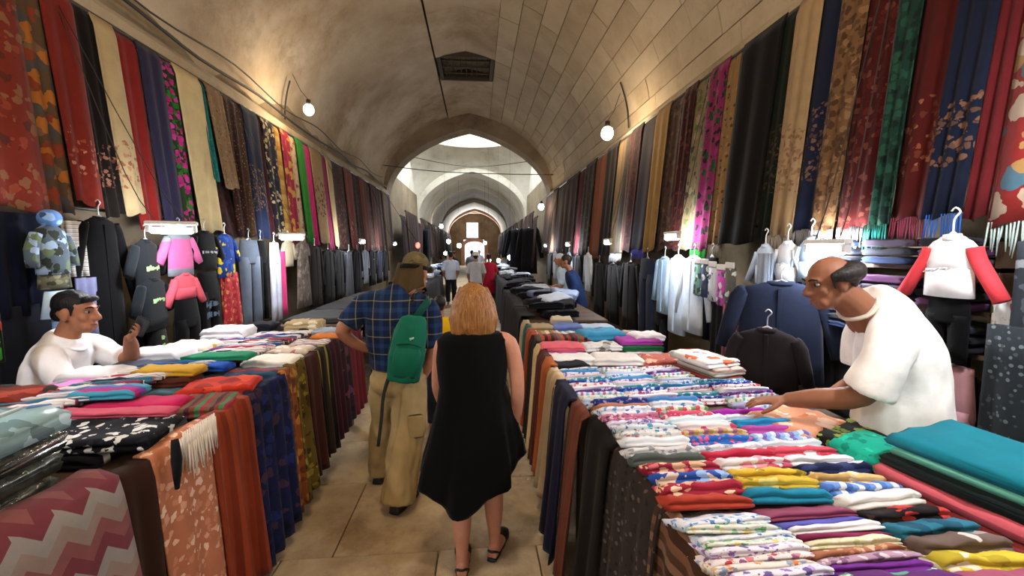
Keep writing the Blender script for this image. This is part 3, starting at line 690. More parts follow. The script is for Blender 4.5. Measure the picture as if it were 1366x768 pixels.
RG = [
 ('fold', 'dark dotted cloths at the right edge of the view', (RX-.06, 1.42, 1.45), .34, .75, [fab('speck', ('#23282c', '#5a6468', '#3a4246'), 40)], None, None),
 ('fold', 'dark folded knitwear behind the dotted cloths', (RX-.02, 1.40, 1.78), .3, .4, [fab('floral', ('#2a2f36', '#7a7e84', '#4a5058'), 16)], None, None),
 ('trousers', 'dusty pink trousers below the child outfit', (RX, 1.80, 1.22), .27, .75, [pk('#a87c80')], m_white, None),
 ('shirt', 'black printed garment beside the pink trousers', (RX+.05, 1.62, 1.22), .16, .55, [fab('floral', ('#121214', '#c86a2a', '#2a2a2c'), 10)], None, None),
 ('fold', 'white floral cloth behind the child outfit', (RX+.04, 1.60, 1.55), .13, .42, [fab('floral', ('#e0e0dc', '#c84a5a', '#5a8a5a', '#c0c0bc'), 16)], None, None),
 ('coat', 'navy jacket on a rack behind the seller\'s arm', (1.93, 2.52, 1.52), .50, .62, [pk('#161c2c')], m_wire, None),
 ('coat', 'brown black jacket hung below the navy jacket', (1.78, 2.42, 1.24), .36, .42, [pk('#1c1718')], m_wire, None),
 ('fold', 'long pale grey blue scarf slanting beside the navy jacket', (RX-.1, 2.98, 1.72), .12, .9, [pk('#8a98ac')], None, None),
 ('fold', 'orange and purple striped shawl beside the navy jacket', (RX-.1, 3.30, 1.30), .30, .62, [fab('stripe', ('#a04a34', '#5a3a5a', '#b8683a', '#6a2c34', '#8a5a7a'), 9, 'x')], None, None),
 ('fold', 'dark grey cloth under the bagged scarves', (RX-.05, 3.58, 1.28), .26, .6, [pk('#1a1c20')], None, None),
 ('trousers', 'dark navy trousers next to the white shirt', (RX, 3.86, 1.66), .22, .75, [NV], m_wire, None),
 ('shirt', 'white shirt glowing under the strip lamp on the right wall', (RX-.04, 4.12, 1.66), .42, .72, [pk('#d4e4f4')], m_white, None),
 ('shirt', 'white blue long shirt next to the glowing white shirt', (RX-.02, 4.50, 1.66), .40, .80, [pk('#c4daf0')], m_white, None),
 ('shirt', 'pale blue shirt hung farthest of the light shirts', (RX, 4.88, 1.64), .38, .62, [pk('#9cbcdc')], m_white, None),
 ('trousers', 'black trousers under the pale blue shirt', (RX+.02, 5.0, 1.12), .4, .7, [BL], None, None),
 ('trousers', 'dark navy trousers left of the pale blue shirt', (RX, 5.40, 1.62), .46, 1.1, [pk('#1a2234')], m_wire, None),
 ('coat', 'black long dress left of the navy trousers', (RX, 6.0, 1.55), .6, .95, [BL], m_wire, None),
 ('coat', 'black coat on the right wall behind the second stall', (RX, 6.8, 1.5), .6, .9, [BL], m_wire, None),
 ('coat', 'black jacket behind the man in blue', (RX, 7.6, 1.5), .6, .9, [BL], m_wire, None),
 ('shirt', 'white scarf-like shirt past the man in blue', (RX, 8.4, 1.65), .4, .7, [pk('#c8d4e0')], m_white, None),
 ('coat', 'dark jacket far along the right wall', (RX, 9.3, 1.6), .6, .9, [pk('#14161c')], m_wire, None),
 ('shirt', 'pale shirt far along the right wall', (RX, 10.2, 1.65), .4, .7, [pk('#a8b4c4')], m_white, None),
 ('coat', 'black coat far along the right wall', (RX, 11.0, 1.6), .6, .9, [BL], m_wire, None),
 ('shirt', 'whitish shirt near the right foot of the arch', (RX, 12.0, 1.65), .4, .7, [pk('#b8c0cc')], m_white, None),
 ('coat', 'black coat near the right foot of the arch', (RX, 13.0, 1.6), .6, .9, [BL], m_wire, None)]
for i, (k, lb, loc, w, L, ms, hg, pr) in enumerate(RG): garment(k, lb, (loc[0], loc[1]*.945, loc[2]) if i not in (5, 6) else loc, -.7 if i in (5, 6) else HR, w, L, ms, hanger=hg, pr=pr, seed=60+i, group='garments on the right wall')
for i, (yy, zz, c, wd) in enumerate([(2.50, 1.80, '#a8c4e0', 'sky blue'), (2.70, 1.78, '#e0e8f0', 'bright white'), (2.92, 1.76, '#c0d4ec', 'ice blue')]):
    garment('tee', '%s child T-shirt hung above the navy jacket' % wd, (RX-.02, yy, zz), HR, .2, .26, [pk(c)], 'T-shirt', m_white, None, 40+i, group='garments on the right wall')
for i, (yy, zz, w, L, c, wd) in enumerate([(2.62, 1.66, .5, .75, '#101418', 'black long skirt hung behind the child T-shirts'), (2.1, 1.28, .8, .6, '#14141a', 'dark cloth hung under the sweater shelf')]):
    garment('fold', wd, (RX+.1, yy, zz), HR, w, L, [pk(c)], 'cloth', None, None, 50+i, group='garments on the right wall')
for i, (xx, yy, zz, w, L, c, wd) in enumerate([(LX-.06, 2.30, 1.55, .4, .9, '#121016', 'dark brown black cloth low on the left wall behind the seller'), (LX-.05, 2.72, 1.42, .4, .8, '#14161e', 'blackish garment below the camouflage outfit'), (LX-.04, 3.05, 1.3, .3, .7, '#1a1c24', 'charcoal garment low beside the long black coat'), (LX+.0, 3.3, 1.1, .5, .6, '#0e0e12', 'black garment low behind the young seller')]):
    garment('fold', wd, (xx, yy, zz), HL, w, L, [pk(c)], 'garment', None, None, 70+i, group='garments on the left wall')
for s, x, z in ((-1, LX-.11, 2.03), (1, RX+.11, 1.93)):
    t = root('garment_rail', 'steel rail above the garments on the %s wall' % ('left' if s < 0 else 'right'), 'rail', (x, 0, z))
    MB().loft([(0, 1.3, 0), (0, 13.8, 0)], [.010, .010], 8).build('rod', m_rail, t)
    for k in range(7): MB().loft([(0, 1.6+k*1.9, 0), (s*.23, 1.6+k*1.9, .02)], [.008, .008], 6).build('bracket', m_rail, t)
# child outfit on the right: white waistcoat over red sleeves, black trousers
garment('tee', 'child top, white with red sleeves, on a white hanger', (RX-.04, 1.69, 1.79), HR, .22, .25, [pk('#f0eef0'), pk('#c83c44'), pk('#f0eef0')], 'child top', m_white)
garment('trousers', 'small black trousers of the child outfit', (RX-.03, 1.69, 1.55), HR, .34, .60, [BL], 'trousers', None).scale = (.55, .55, .5)
# camouflage child outfit on the left, with plush hood
t = root('child_outfit', 'blue and camouflage child outfit with a hooded top', 'child outfit', (LX+.08, 2.74, 1.60), HL); t.scale = (.72, .72, .72)
m = MB(); m.loft([(0, 0, .40), (0, 0, .34), (0, 0, .2), (0, 0, 0)], [(.05, .04), (.12, .06), (.13, .07), (.13, .07)], 14, side=(1, 0, 0), sub=3); m.build('jacket', fab('floral', ('#4a5660', '#8aa0b8', '#2a3028', '#5a6a50'), 14, thr=.55), t)
MB().ell((0, -.01, .46), (.085, .07, .075)).build('hood', fab('floral', ('#5a80b8', '#8ab0e0', '#3a4a70'), 14), t)
for s in (-1, 1):
    MB().loft([(s*.11, 0, .33), (s*.16, 0, .2), (s*.17, -.01, .06)], [.04, .045, .04], 10, sub=2).build('sleeve', fab('floral', ('#4a5660', '#8aa0b8', '#2a3028', '#5a6a50'), 14, thr=.55), t)
MB().loft([(0, 0, 0), (0, 0, -.12)], [(.12, .06), (.13, .07)], 14, side=(1, 0, 0)).build('belt_bag', fab('floral', ('#5a5a48', '#7a7a60', '#3a3a30'), 14), t)
t = root('shorts', 'pale blue white shorts under the camouflage outfit', 'shorts', (LX+.1, 2.74, 1.50), HL); t.scale = (.72, .72, .72)
MB().loft([(0, 0, 0), (0, 0, -.22)], [(.11, .06), (.16, .07)], 14, side=(1, 0, 0)).build('hips', pk('#b8d0e4'), t)
MB().loft([(0, 0, -.2), (0, 0, -.5)], [(.07, .05), (.08, .05)], 12, side=(1, 0, 0)).build('leg', pk('#8aa8cc'), t)
# bagged scarves on the right wall behind the second stall
for i, (yy, zz, c) in enumerate([(3.70, 1.62, '#7ab0a0'), (3.58, 1.62, '#3a4a6a'), (3.45, 1.60, '#c8d0dc'), (3.32, 1.58, '#c050b0'), (3.20, 1.60, '#5a5a50')]):
    t = root('bagged_scarf', '%s scarf in a clear bag pinned to the right wall' % ('sea green', 'dark blue', 'white', 'magenta', 'olive grey')[i], 'scarf', (RX-.1, yy, zz), HR, 'bagged scarves on the right wall')
    MB().bev((0, 0, -.15), (.12, .03, .30), .012).build('scarf', fab('floral', (c, '#d0d8d8', '#50585a'), 16), t)
    MB().bev((0, -.012, .02), (.12, .012, .05), .005).build('header_card', m_white, t, smooth=False)
# ================================================================ STALLS
m_wood = simple('table_wood', '#4a3626', .7)
def table(name, label, x0, x1, y0, y1, z):
    t = root(name, label, 'table', ((x0+x1)/2, (y0+y1)/2, 0)); w, d = x1-x0, y1-y0
    n = max(2, round(d/.3))
    for i in range(n): MB().bev((0, -d/2+(i+.5)*d/n, z-.015), (w, d/n-.006, .03), .004).build('board', m_wood, t, smooth=False)
    for sx in (-1, 1):
        for sy in (-1, 1): MB().box((sx*(w/2-.08), sy*(d/2-.08), (z-.03)/2), (.06, .06, z-.03)).build('leg', m_wood, t, smooth=False)
        MB().box((sx*(w/2-.08), 0, z-.07), (.035, d-.2, .07)).build('apron', m_wood, t, smooth=False)
    return t
table('stall_table', 'long table under the folded scarves in the right foreground', .60, 1.78, .25, 2.08, .93)
table('stall_table', 'table under the shawls and rolled blankets, second on the right', .50, 1.50, 2.12, 4.35, .90)
table('stall_table', 'table under the heap of black garments on the right', .55, 1.6, 5.0, 8.4, .88)
table('stall_table', 'far right table with dark clothes', .6, 1.6, 9.2, 13.4, .85)
table('stall_table', 'long left foreground table under the shawls', -2.10, -1.20, .5, 4.25, .95)
table('stall_table', 'second left table with a grey cloth behind the man in plaid', -2.35, -1.35, 5.0, 8.6, .86)
table('stall_table', 'far left table with striped piles', -2.1, -1.15, 9.2, 13.4, .85)
table('stall_table', 'left table in the domed bay', -2.1, -1.2, 15.2, 20.8, .85)
table('stall_table', 'right table in the domed bay', .7, 1.65, 15.2, 20.8, .85)

def throw(side, X, y0, y1, zt, zb, mat, label, seed, flare=.05, pleat=.02, inn=.18, cat='throw', group=None, nx=16, fringe=None):
    """cloth lying on the table edge and falling to zb; side=+1: falls on the +x face (left stalls)"""
    r = random.Random(seed); k = r.uniform(2, 3.6)*max(.5, (y1-y0)/.35); ph = r.random()*6.3; w = y1-y0; un = r.uniform(-.05, .05)
    H = zt-zb
    def fn(u, v):
        s = (v*(inn+H)) - inn
        if s < 0: x = s; z = .012+.006*math.sin(7*u+ph)
        else:
            q = s/H; e = 1-math.exp(-s/.03); x = .015*e+flare*q; z = -s+.012*(1-e)
            x += pleat*(.25+.75*q)*math.sin(2*math.pi*k*u+ph+.5*math.sin(3*q+ph))
            z += un*(u-.5)*q
        return ((u-.5)*w, -x, z)
    o = MB().sheet(fn, nx, 18, .008).build('hanging_throw', mat, None, (X, (y0+y1)/2, zt), (0, 0, math.pi/2 if side > 0 else -math.pi/2))
    tag(o, label, cat, group or ('cloths over the %s table edges' % ('left' if side > 0 else 'right')))
    return o
G = fab
LT = [ # y0,y1,zt,zb,mat,label,flare,pleat
 (.55, 1.03, 1.04, .06, G('floral', ('#4a3828', '#6a5238', '#33261c'), 12), 'brown blotched throw at the left edge of the view', .05, .015),
 (1.02, 1.39, 1.03, .06, G('chevron', ('#6a343c', '#7a4a4a', '#847268', '#86807a'), 5.2), 'pink and grey chevron blanket hung over the left table', .10, .008),
 (1.40, 1.57, .99, .06, pk('#2c1810'), 'dark brown throw between the chevron blanket and the lace', .03, .015),
 (1.55, 1.87, 1.0, .06, G('floral', ('#a8684a', '#d8b49c', '#c8967a', '#b87a5c'), 26, thr=.4), 'peach lace cloth hung over the left table', .05, .012),
 (1.86, 2.19, .99, .06, G('stripe', ('#7c3018', '#6a2814', '#88381e'), 12, 'x'), 'rust orange cloth in deep folds on the left table', .04, .026),
 (2.18, 2.58, .99, .06, G('floral', ('#141a3c', '#1e2858', '#0e1028', '#3a2a3a'), 14), 'navy patterned cloth on the left table', .04, .026),
 (2.58, 2.73, 1.0, .10, G('floral', ('#7a4420', '#a06a30', '#5a3018'), 14), 'rusty orange printed cloth on the left table', .04, .02),
 (2.71, 2.90, 1.0, .12, G('floral', ('#5c4c1c', '#8a7a30', '#3a3014'), 18), 'olive gold patterned cloth on the left table', .05, .02),
 (2.90, 3.12, .99, .15, pk('#3c1c14'), 'dark red brown cloth on the left table', .04, .02),
 (3.12, 3.34, .99, .18, G('stripe', ('#1c1614', '#2c2218', '#1c1614', '#8a8028'), 7, 'x'), 'black cloth with yellow stripe on the left table', .04, .02),
 (3.34, 3.58, .99, .20, pk('#30101a'), 'wine dark cloth on the left table', .04, .02),
 (3.58, 3.86, .99, .22, G('floral', ('#2a1820', '#5a3040', '#1a1218'), 10), 'blackish purple cloth on the left table', .04, .02),
 (3.86, 4.24, 1.0, .22, pk('#5c1a20'), 'dark crimson cloth at the far end of the left table', .04, .02)]
for i, (a, b, zt, zb, mt, lb, fl_, pl) in enumerate(LT): throw(1, -1.18, a-.01, b+.01, zt, zb, mt, lb, i, fl_, pl, .10 if i < 2 else .05)
RT = [
 (.42, .80, 1.0, .08, G('floral', ('#4a3020', '#6a4830', '#2c1c14'), 10), 'brown woollen throw at the bottom edge of the right table', .03, .02),
 (.78, 1.20, 1.03, .08, G('stripe', ('#4a3020', '#6a4832', '#3a2418', '#7a5a44'), 9, 'z'), 'brown striped fur throw on the near right table', .02, .025),
 (1.18, 1.62, 1.0, .08, G('speck', ('#2c2420', '#5a4c44', '#1c1614'), 34), 'grey brown speckled throw on the near right table', .06, .02),
 (1.60, 1.90, .98, .05, pk('#110d0c'), 'black cloth on the near right table', .07, .02),
 (1.90, 2.12, .97, .05, G('stripe', ('#6a3a2a', '#5a2e22'), 9, 'x'), 'reddish brown cloth beside the black one', .08, .02)]
RT2 = [
 (2.12, 2.45, .95, .05, pk('#14142a'), 'dark navy cloth at the near end of the second right table', .07, .025),
 (2.45, 2.72, .95, .18, G('stripe', ('#c8b494', '#b8a280'), 8, 'x'), 'cream cloth on the second right table', .07, .02),
 (2.72, 2.92, .96, .15, pk('#a85a2c'), 'orange cloth on the second right table', .05, .02),
 (2.92, 3.16, .96, .12, pk('#4a2018'), 'dark brown cloth on the second right table', .05, .02),
 (3.16, 3.36, .97, .10, pk('#c4a878'), 'ivory tan cloth on the second right table', .05, .02),
 (3.36, 3.66, .97, .10, pk('#1a1412'), 'black cloth beside the ivory one', .04, .02),
 (3.66, 3.94, .98, .10, G('stripe', ('#a04a24', '#8a3c1c'), 7, 'x'), 'burnt orange garment on the second right table', .04, .02),
 (3.94, 4.16, .98, .12, pk('#1f5a5c'), 'teal garment on the second right table', .04, .02),
 (4.16, 4.36, .99, .15, pk('#a8967a'), 'beige garment at the far end of the second right table', .04, .02)]
for i, (a, b, zt, zb, mt, lb, fl_, pl) in enumerate(RT): throw(-1, (.565, .565, .56, .535, .50)[i], a-.01, b+.01, .955, zb, mt, lb, 40+i, fl_, pl, .03)
for i, (a, b, zt, zb, mt, lb, fl_, pl) in enumerate(RT2): throw(-1, .47, a-.01, b+.01, zt, zb, mt, lb, 60+i, fl_, pl, .06)
for s, X, ya, yb, zt, nm in ((-1, .52, 5.0, 8.4, .92, 'third right table'), (-1, .57, 9.2, 13.4, .9, 'fourth right table'), (1, -1.32, 5.0, 8.6, .9, 'second left table'), (1, -1.12, 9.2, 13.4, .9, 'third left table'), (1, -1.17, 15.2, 20.8, .9, 'left table of the domed bay'), (-1, .67, 15.2, 20.8, .9, 'right table of the domed bay')):
    n = 4
    for i in range(n):
        a = ya+(yb-ya)*i/n; b = ya+(yb-ya)*(i+1)/n
        throw(s, X, a, b, zt, .08, pk(('#0e0d10', '#16121a', '#1c1618', '#101218')[i]), 'dark cloth on the %s, %s of four' % (nm, nth(i)), 90+i, .04, .02)

# ---------------------------------------------------------------- folded goods
def fold_mesh(w, d, t, seed, nx=11, layers=2):
    """soft folded cloth: layered spine in front (-y), gently rumpled top"""
    r = random.Random(seed); m = MB(); pr = []; g = min(.014, t*.35); nl = 3 if t > .09 else layers
    for k in range(nl):
        z0, h = k*t/nl, t/nl; e = r.uniform(0, .012)
        pr += [(-d/2+g+e, z0+h*.06), (-d/2+e+.002, z0+h*.35), (-d/2+e+.002, z0+h*.7)]
    pr += [(-d/2+g+.004, t)]+[(-d/2+d*q, t*1.02) for q in ([.25, .5, .75] if d < .21 else [.12, .24, .36, .48, .6, .72, .84])]+[(d/2-g, t)]
    for k in range(nl-1, -1, -1):
        z0, h = k*t/nl, t/nl; pr += [(d/2-.002, z0+h*.65), (d/2-g, z0+h*.06)]
    k = len(pr); vs = []; ph = r.random()*6; am = min(.013, t*.26)
    for i in range(nx+1):
        u = i/nx; x = (u-.5)*w
        e = 1-(.22 if i in (0, nx) else 0)
        for y, z in pr:
            a = noise.noise((x*14+seed*3.1, y*9, seed))+.6*noise.noise((x*31+seed, y*24, seed*1.3)); b = noise.noise((x*8+seed*1.7+40, z*30, seed*2.2)); f = z/t
            vs.append((x+noise.noise((z*60, y*5, seed+i*0))*.010*(1 if i in (0, nx) else 0), y+b*.010+.006*math.sin(5*u+ph)*f, z*(e if f > .5 else 1)+a*am*f))
    m.add(vs, [tuple(range(k)), tuple(range((nx+1)*k-1, nx*k-1, -1))]+[(i*k+j, (i+1)*k+j, (i+1)*k+(j+1) % k, i*k+(j+1) % k) for i in range(nx) for j in range(k)])
    return m.mesh('folded_cloth')
FM = [fold_mesh(.262, .20, .040, s) for s in range(7)]
FT = [fold_mesh(.262, .22, .026, s+20) for s in range(5)]
FB = [fold_mesh(.34, .26, .055, s+40) for s in range(5)]
rf = random.Random(21)
def fitem(ms, loc, mat, label, tilt=0.0, rz=0.0, sc=(1, 1, 1), name='folded_scarf', cat='scarf', group=None):
    o = put(name, ms[rf.randrange(len(ms))], mat, None, loc, (tilt, rf.uniform(-.03, .03), rz+rf.uniform(-.05, .05)), sc)
    return tag(o, label, cat, group)
def fp(b, *c, s=40): return fab('floral', (b,)+c, s)
def st(*c, s=16, a='x'): return fab('stripe', c, s, a)
WB = fp('#d8dce4', '#6a9ac8', '#4a78b8', '#b8c8dc'); WG = fp('#dcdcd4', '#6aa878', '#d8c878', '#8ac0a0'); WP = fp('#d8d4e0', '#8a6ab0', '#b8a0d0', '#6a5a98')
WR = fp('#dcd6d6', '#b03a44', '#c87a80', '#8a5a88'); WO = fp('#d8d4cc', '#c87a44', '#8a9ab8', '#c8a878'); RF = fp('#98283c', '#d8a884', '#c8686c', '#e0c8a8', s=18)
BF = fp('#2c50a0', '#8ab0e0', '#d8c8b8', '#4a70c0', s=14); YF = fp('#c8a83c', '#8a7a28', '#d8c870', s=12); PW = fp('#d8d0d4', '#c04a6a', '#d890a0', s=14)
COL1 = [(pk('#203858'), 'dark blue'), (pk('#7a2430'), 'wine red'), (fp('#2a4a90', '#6a8ad0', '#c8d0e0'), 'blue flowered'), (WP, 'white and purple printed'), (WO, 'white and orange printed'), (WR, 'white and red printed'), (WP, 'lilac printed'), (WG, 'white and green printed'), (WB, 'sky blue printed'), (WG, 'pale green yellow printed'), (WB, 'white and blue printed'),
        (pk('#a03a2c'), 'brick red'), (RF, 'red and cream flowered'), (BF, 'royal blue flowered'), (RF, 'crimson flowered'), (pk('#4a5450'), 'grey green'), (fp('#c8c8c8', '#8a8a94', '#d8b8b0'), 'grey white printed'), (pk('#d4d8dc'), 'off white'), (fp('#d0ccc8', '#b84a44', '#8aa0a8'), 'white and coral printed'), (fp('#c8d0d4', '#3a8aa8', '#5a6a98'), 'aqua printed'), (WP, 'white and violet printed'), (fp('#b86a88', '#d8c8d0', '#6a3a58'), 'pink printed'), (WB, 'pale blue sprigged'), (pk('#a87058'), 'salmon brown'), (fp('#2c3a78', '#b8a0c0', '#5a78b8'), 'indigo printed')]
COL2 = [(pk('#101014'), 'black'), (pk('#5a2868'), 'purple'), (fp('#5aa080', '#d0d8d0', '#3a7a5c'), 'green and white printed'), (pk('#6a2a88'), 'violet'), (fp('#a88aa0', '#d8c8d0', '#7a5a78'), 'mauve printed'), (fp('#a06a50', '#d0b8a0', '#c89878'), 'terracotta printed'), (fp('#d0d0b0', '#b8b888', '#e0dcc8'), 'pale lime'), (pk('#7c2a50'), 'burgundy'), (pk('#dcdce0'), 'white'), (pk('#5a5ab0'), 'periwinkle blue'), (pk('#86405c'), 'dusty wine'), (pk('#1f7a98'), 'petrol blue'),
        (YF, 'mustard flowered'), (YF, 'yellow printed'), (PW, 'white and pink flowered'), (pk('#b02c44'), 'plain red'), (fp('#c8d0d8', '#8a98a8', '#e0e4e8'), 'silver grey'), (fp('#2c64b0', '#d06090', '#4a88d0'), 'blue and pink'), (st('#b8985a', '#d0b888', '#a06a7a'), 'tan striped'), (PW, 'rose sprigged'), (pk('#d0dce0'), 'ice white'), (fp('#d04a6a', '#d8c0c8', '#8ab0a0'), 'raspberry printed'), (st('#6a8a5a', '#b8484c', '#c8c8b8'), 'green and red striped'), (WB, 'blue sprigged'), (pk('#4a7ab0'), 'mid blue')]
COL3 = [(pk('#c8c4bc'), 'cream white'), (pk('#d0c8c8'), 'greyish white'), (pk('#c85a98'), 'bubblegum pink'), (fp('#1f58a8', '#d0dcec', '#2c6ac0', s=8), 'blue and white'), (fp('#6a8a3c', '#d8dcd0', '#506a2c', s=8), 'olive and white'), (fp('#98506a', '#d8d0d0', '#b87088', s=8), 'mauve and white'), (fp('#c8b83c', '#e0dcc8', '#a89830', s=8), 'yellow and white'), (fp('#6a5a54', '#a89890', '#d0ccc8', s=8), 'taupe'), (fp('#2c7088', '#d8dce0', '#1f5068', s=8), 'teal and white'), (fp('#1c1618', '#b83c38', '#3a2c2c', s=10), 'black and red flowered'), (fp('#d8d8d4', '#3a3a3c', '#a8a8a8', s=8), 'white and black'), (st('#6a90d0', '#d8e0ec', '#4a70b8'), 'blue striped'), (fp('#d0b078', '#e0d0b0', '#b89458', s=8), 'golden tan'), (fp('#1c2444', '#d0d0d8', '#2c3860', s=8), 'navy and white'), (pk('#dcdce0'), 'bright white'), (fp('#c84a5c', '#d8d0d0', '#a83848', s=8), 'red and white'), (pk('#c8d4dc'), 'pale ice blue'), (st('#8ab0d8', '#c8d4e4', '#7a6ab0'), 'sky and lilac striped'), (pk('#b04a98'), 'orchid purple'), (pk('#2c88b8'), 'cerulean'), (pk('#d0d8e0'), 'pale grey blue'), (pk('#9a2c98'), 'vivid purple')]
ROW = ('aisle side', 'middle', 'seller side')
for c, (cl, xc, wsc) in enumerate(((COL1, .70, 1.0), (COL2, .968, 1.0), (COL3, 1.225, .93))):
    y = .52+c*.01+(.26 if c < 2 else 0)
    for i, (mt, wd) in enumerate(cl):
        thin = c < 2 and 2 <= i <= 10
        fitem(FT if thin else FM, (xc+.012*math.sin(i*1.1), y, .935+rf.uniform(-.004, .006)), mt, '%s folded scarf, %s from front in %s row, near right table' % (wd, nth(i), ROW[c]), -.46, 0, (wsc, 1, .8 if thin else 1.0+rf.uniform(-.1, .15)), group='folded scarves on the near right table')
        y += (.0275 if thin else .0635)+rf.uniform(-.003, .003)
        if i == 10 and c < 2: y += .05
# second block, thinner and paler
PALE = [(WB, 'blue sprigged'), (pk('#d8dce4'), 'white'), (WP, 'violet sprigged'), (st('#8aa8d0', '#d4dce8', '#b0688c', '#d4dce8'), 'blue and rose striped'), (fp('#3a8a9c', '#d0dce0', '#6ab0c0'), 'aqua printed'), (pk('#b8c4dc'), 'pale periwinkle'), (WR, 'red sprigged'), (pk('#3f86b4'), 'sky blue'), (fp('#5a3a78', '#c8b8d8', '#8a6aa8'), 'purple printed'), (pk('#cfc4c8'), 'blush grey'), (WG, 'green sprigged'), (fp('#28408c', '#c8d0e8', '#5a78c0'), 'cobalt printed')]
for c, xc in enumerate((.66, .935, 1.21, 1.44)):
    y = 2.12 if c < 3 else 1.78; n = 13 if c < 3 else 12
    for i in range(n):
        mt, wd = PALE[(i*5+c*3) % len(PALE)]
        fitem(FT, (xc+.01*math.sin(i), y, .905+(.03 if c == 3 else 0)), mt, '%s thin folded scarf, %s from front, %s row of far block' % (wd, nth(i), ('first', 'second', 'third', 'fourth')[c]), -.36, .05, (1, 1, 1.15), group='thin folded scarves in the middle of the right side')
        y += .053
# large folded lengths on the seller side of the near table
def big(loc, size, mat, label, rz=0, tilt=(0, 0), seed=0, name='folded_cloth', cat='cloth', group='large folded cloths'):
    if len(label.split()) < 6: label += ' on the left table' if loc[0] < 0 else ' on the second right table'
    me = fold_mesh(size[0], size[1], size[2], seed+100, 12)
    return tag(put(name, me, mat, None, loc, (tilt[0], tilt[1], rz)), label, cat, group)
big((1.56, .98, .935), (.36, .62, .05), pk('#8a3840'), 'coral red folded cloth at the bottom of the seller side stack', .2, seed=1)
big((1.57, 1.0, .985), (.35, .60, .035), pk('#b0505a'), 'coral pink folded cloth second in the seller side stack', .2, seed=2)
big((1.59, 1.02, 1.02), (.34, .60, .035), pk('#101a1a'), 'black folded cloth in the seller side stack', .2, seed=3)
big((1.62, 1.02, 1.055), (.33, .58, .03), pk('#6ab8a4'), 'mint folded cloth in the seller side stack', .2, seed=4)
big((1.63, 1.03, 1.085), (.36, .60, .04), pk('#146c7c'), 'turquoise folded cloth on top of the seller side stack', .2, seed=5)
big((1.62, .62, .935), (.34, .3, .12), pk('#d0ccc4'), 'crumpled white cloth at the right edge of the table', 0, seed=6)
big((1.47, 1.36, .935), (.24, .24, .10), G('floral', ('#1a9a80', '#22b094', '#147a68'), 22), 'bright jade crumpled scarf next to the seller', .2, seed=7)
big((1.52, 1.55, .935), (.28, .22, .07), G('floral', ('#141614', '#8a9a3c', '#6a7a30'), 22), 'black scarf with olive print against the seller', .15, seed=8)
big((1.42, 1.70, .935), (.34, .28, .07), G('floral', ('#c88a6a', '#d8b49c', '#c06a3c'), 14), 'peach printed scarf under the seller\'s arm', .3, seed=9)
# small print on the black scarf at the bottom edge
m = MB(); rq = random.Random(2)
for i in range(4):
    for _ in range(3): m.box((.98+i*.028+rq.uniform(0, .02)-.04, .40+rq.uniform(0, .03), 1.062), (rq.choice((.018, .006)), rq.choice((.006, .02)), .004))
m.build('print', pk('#d0d0d0'), [o for o in COL.objects if o.get('label', '').startswith('black folded scarf, nearest from')][0], smooth=False).matrix_parent_inverse = Matrix()

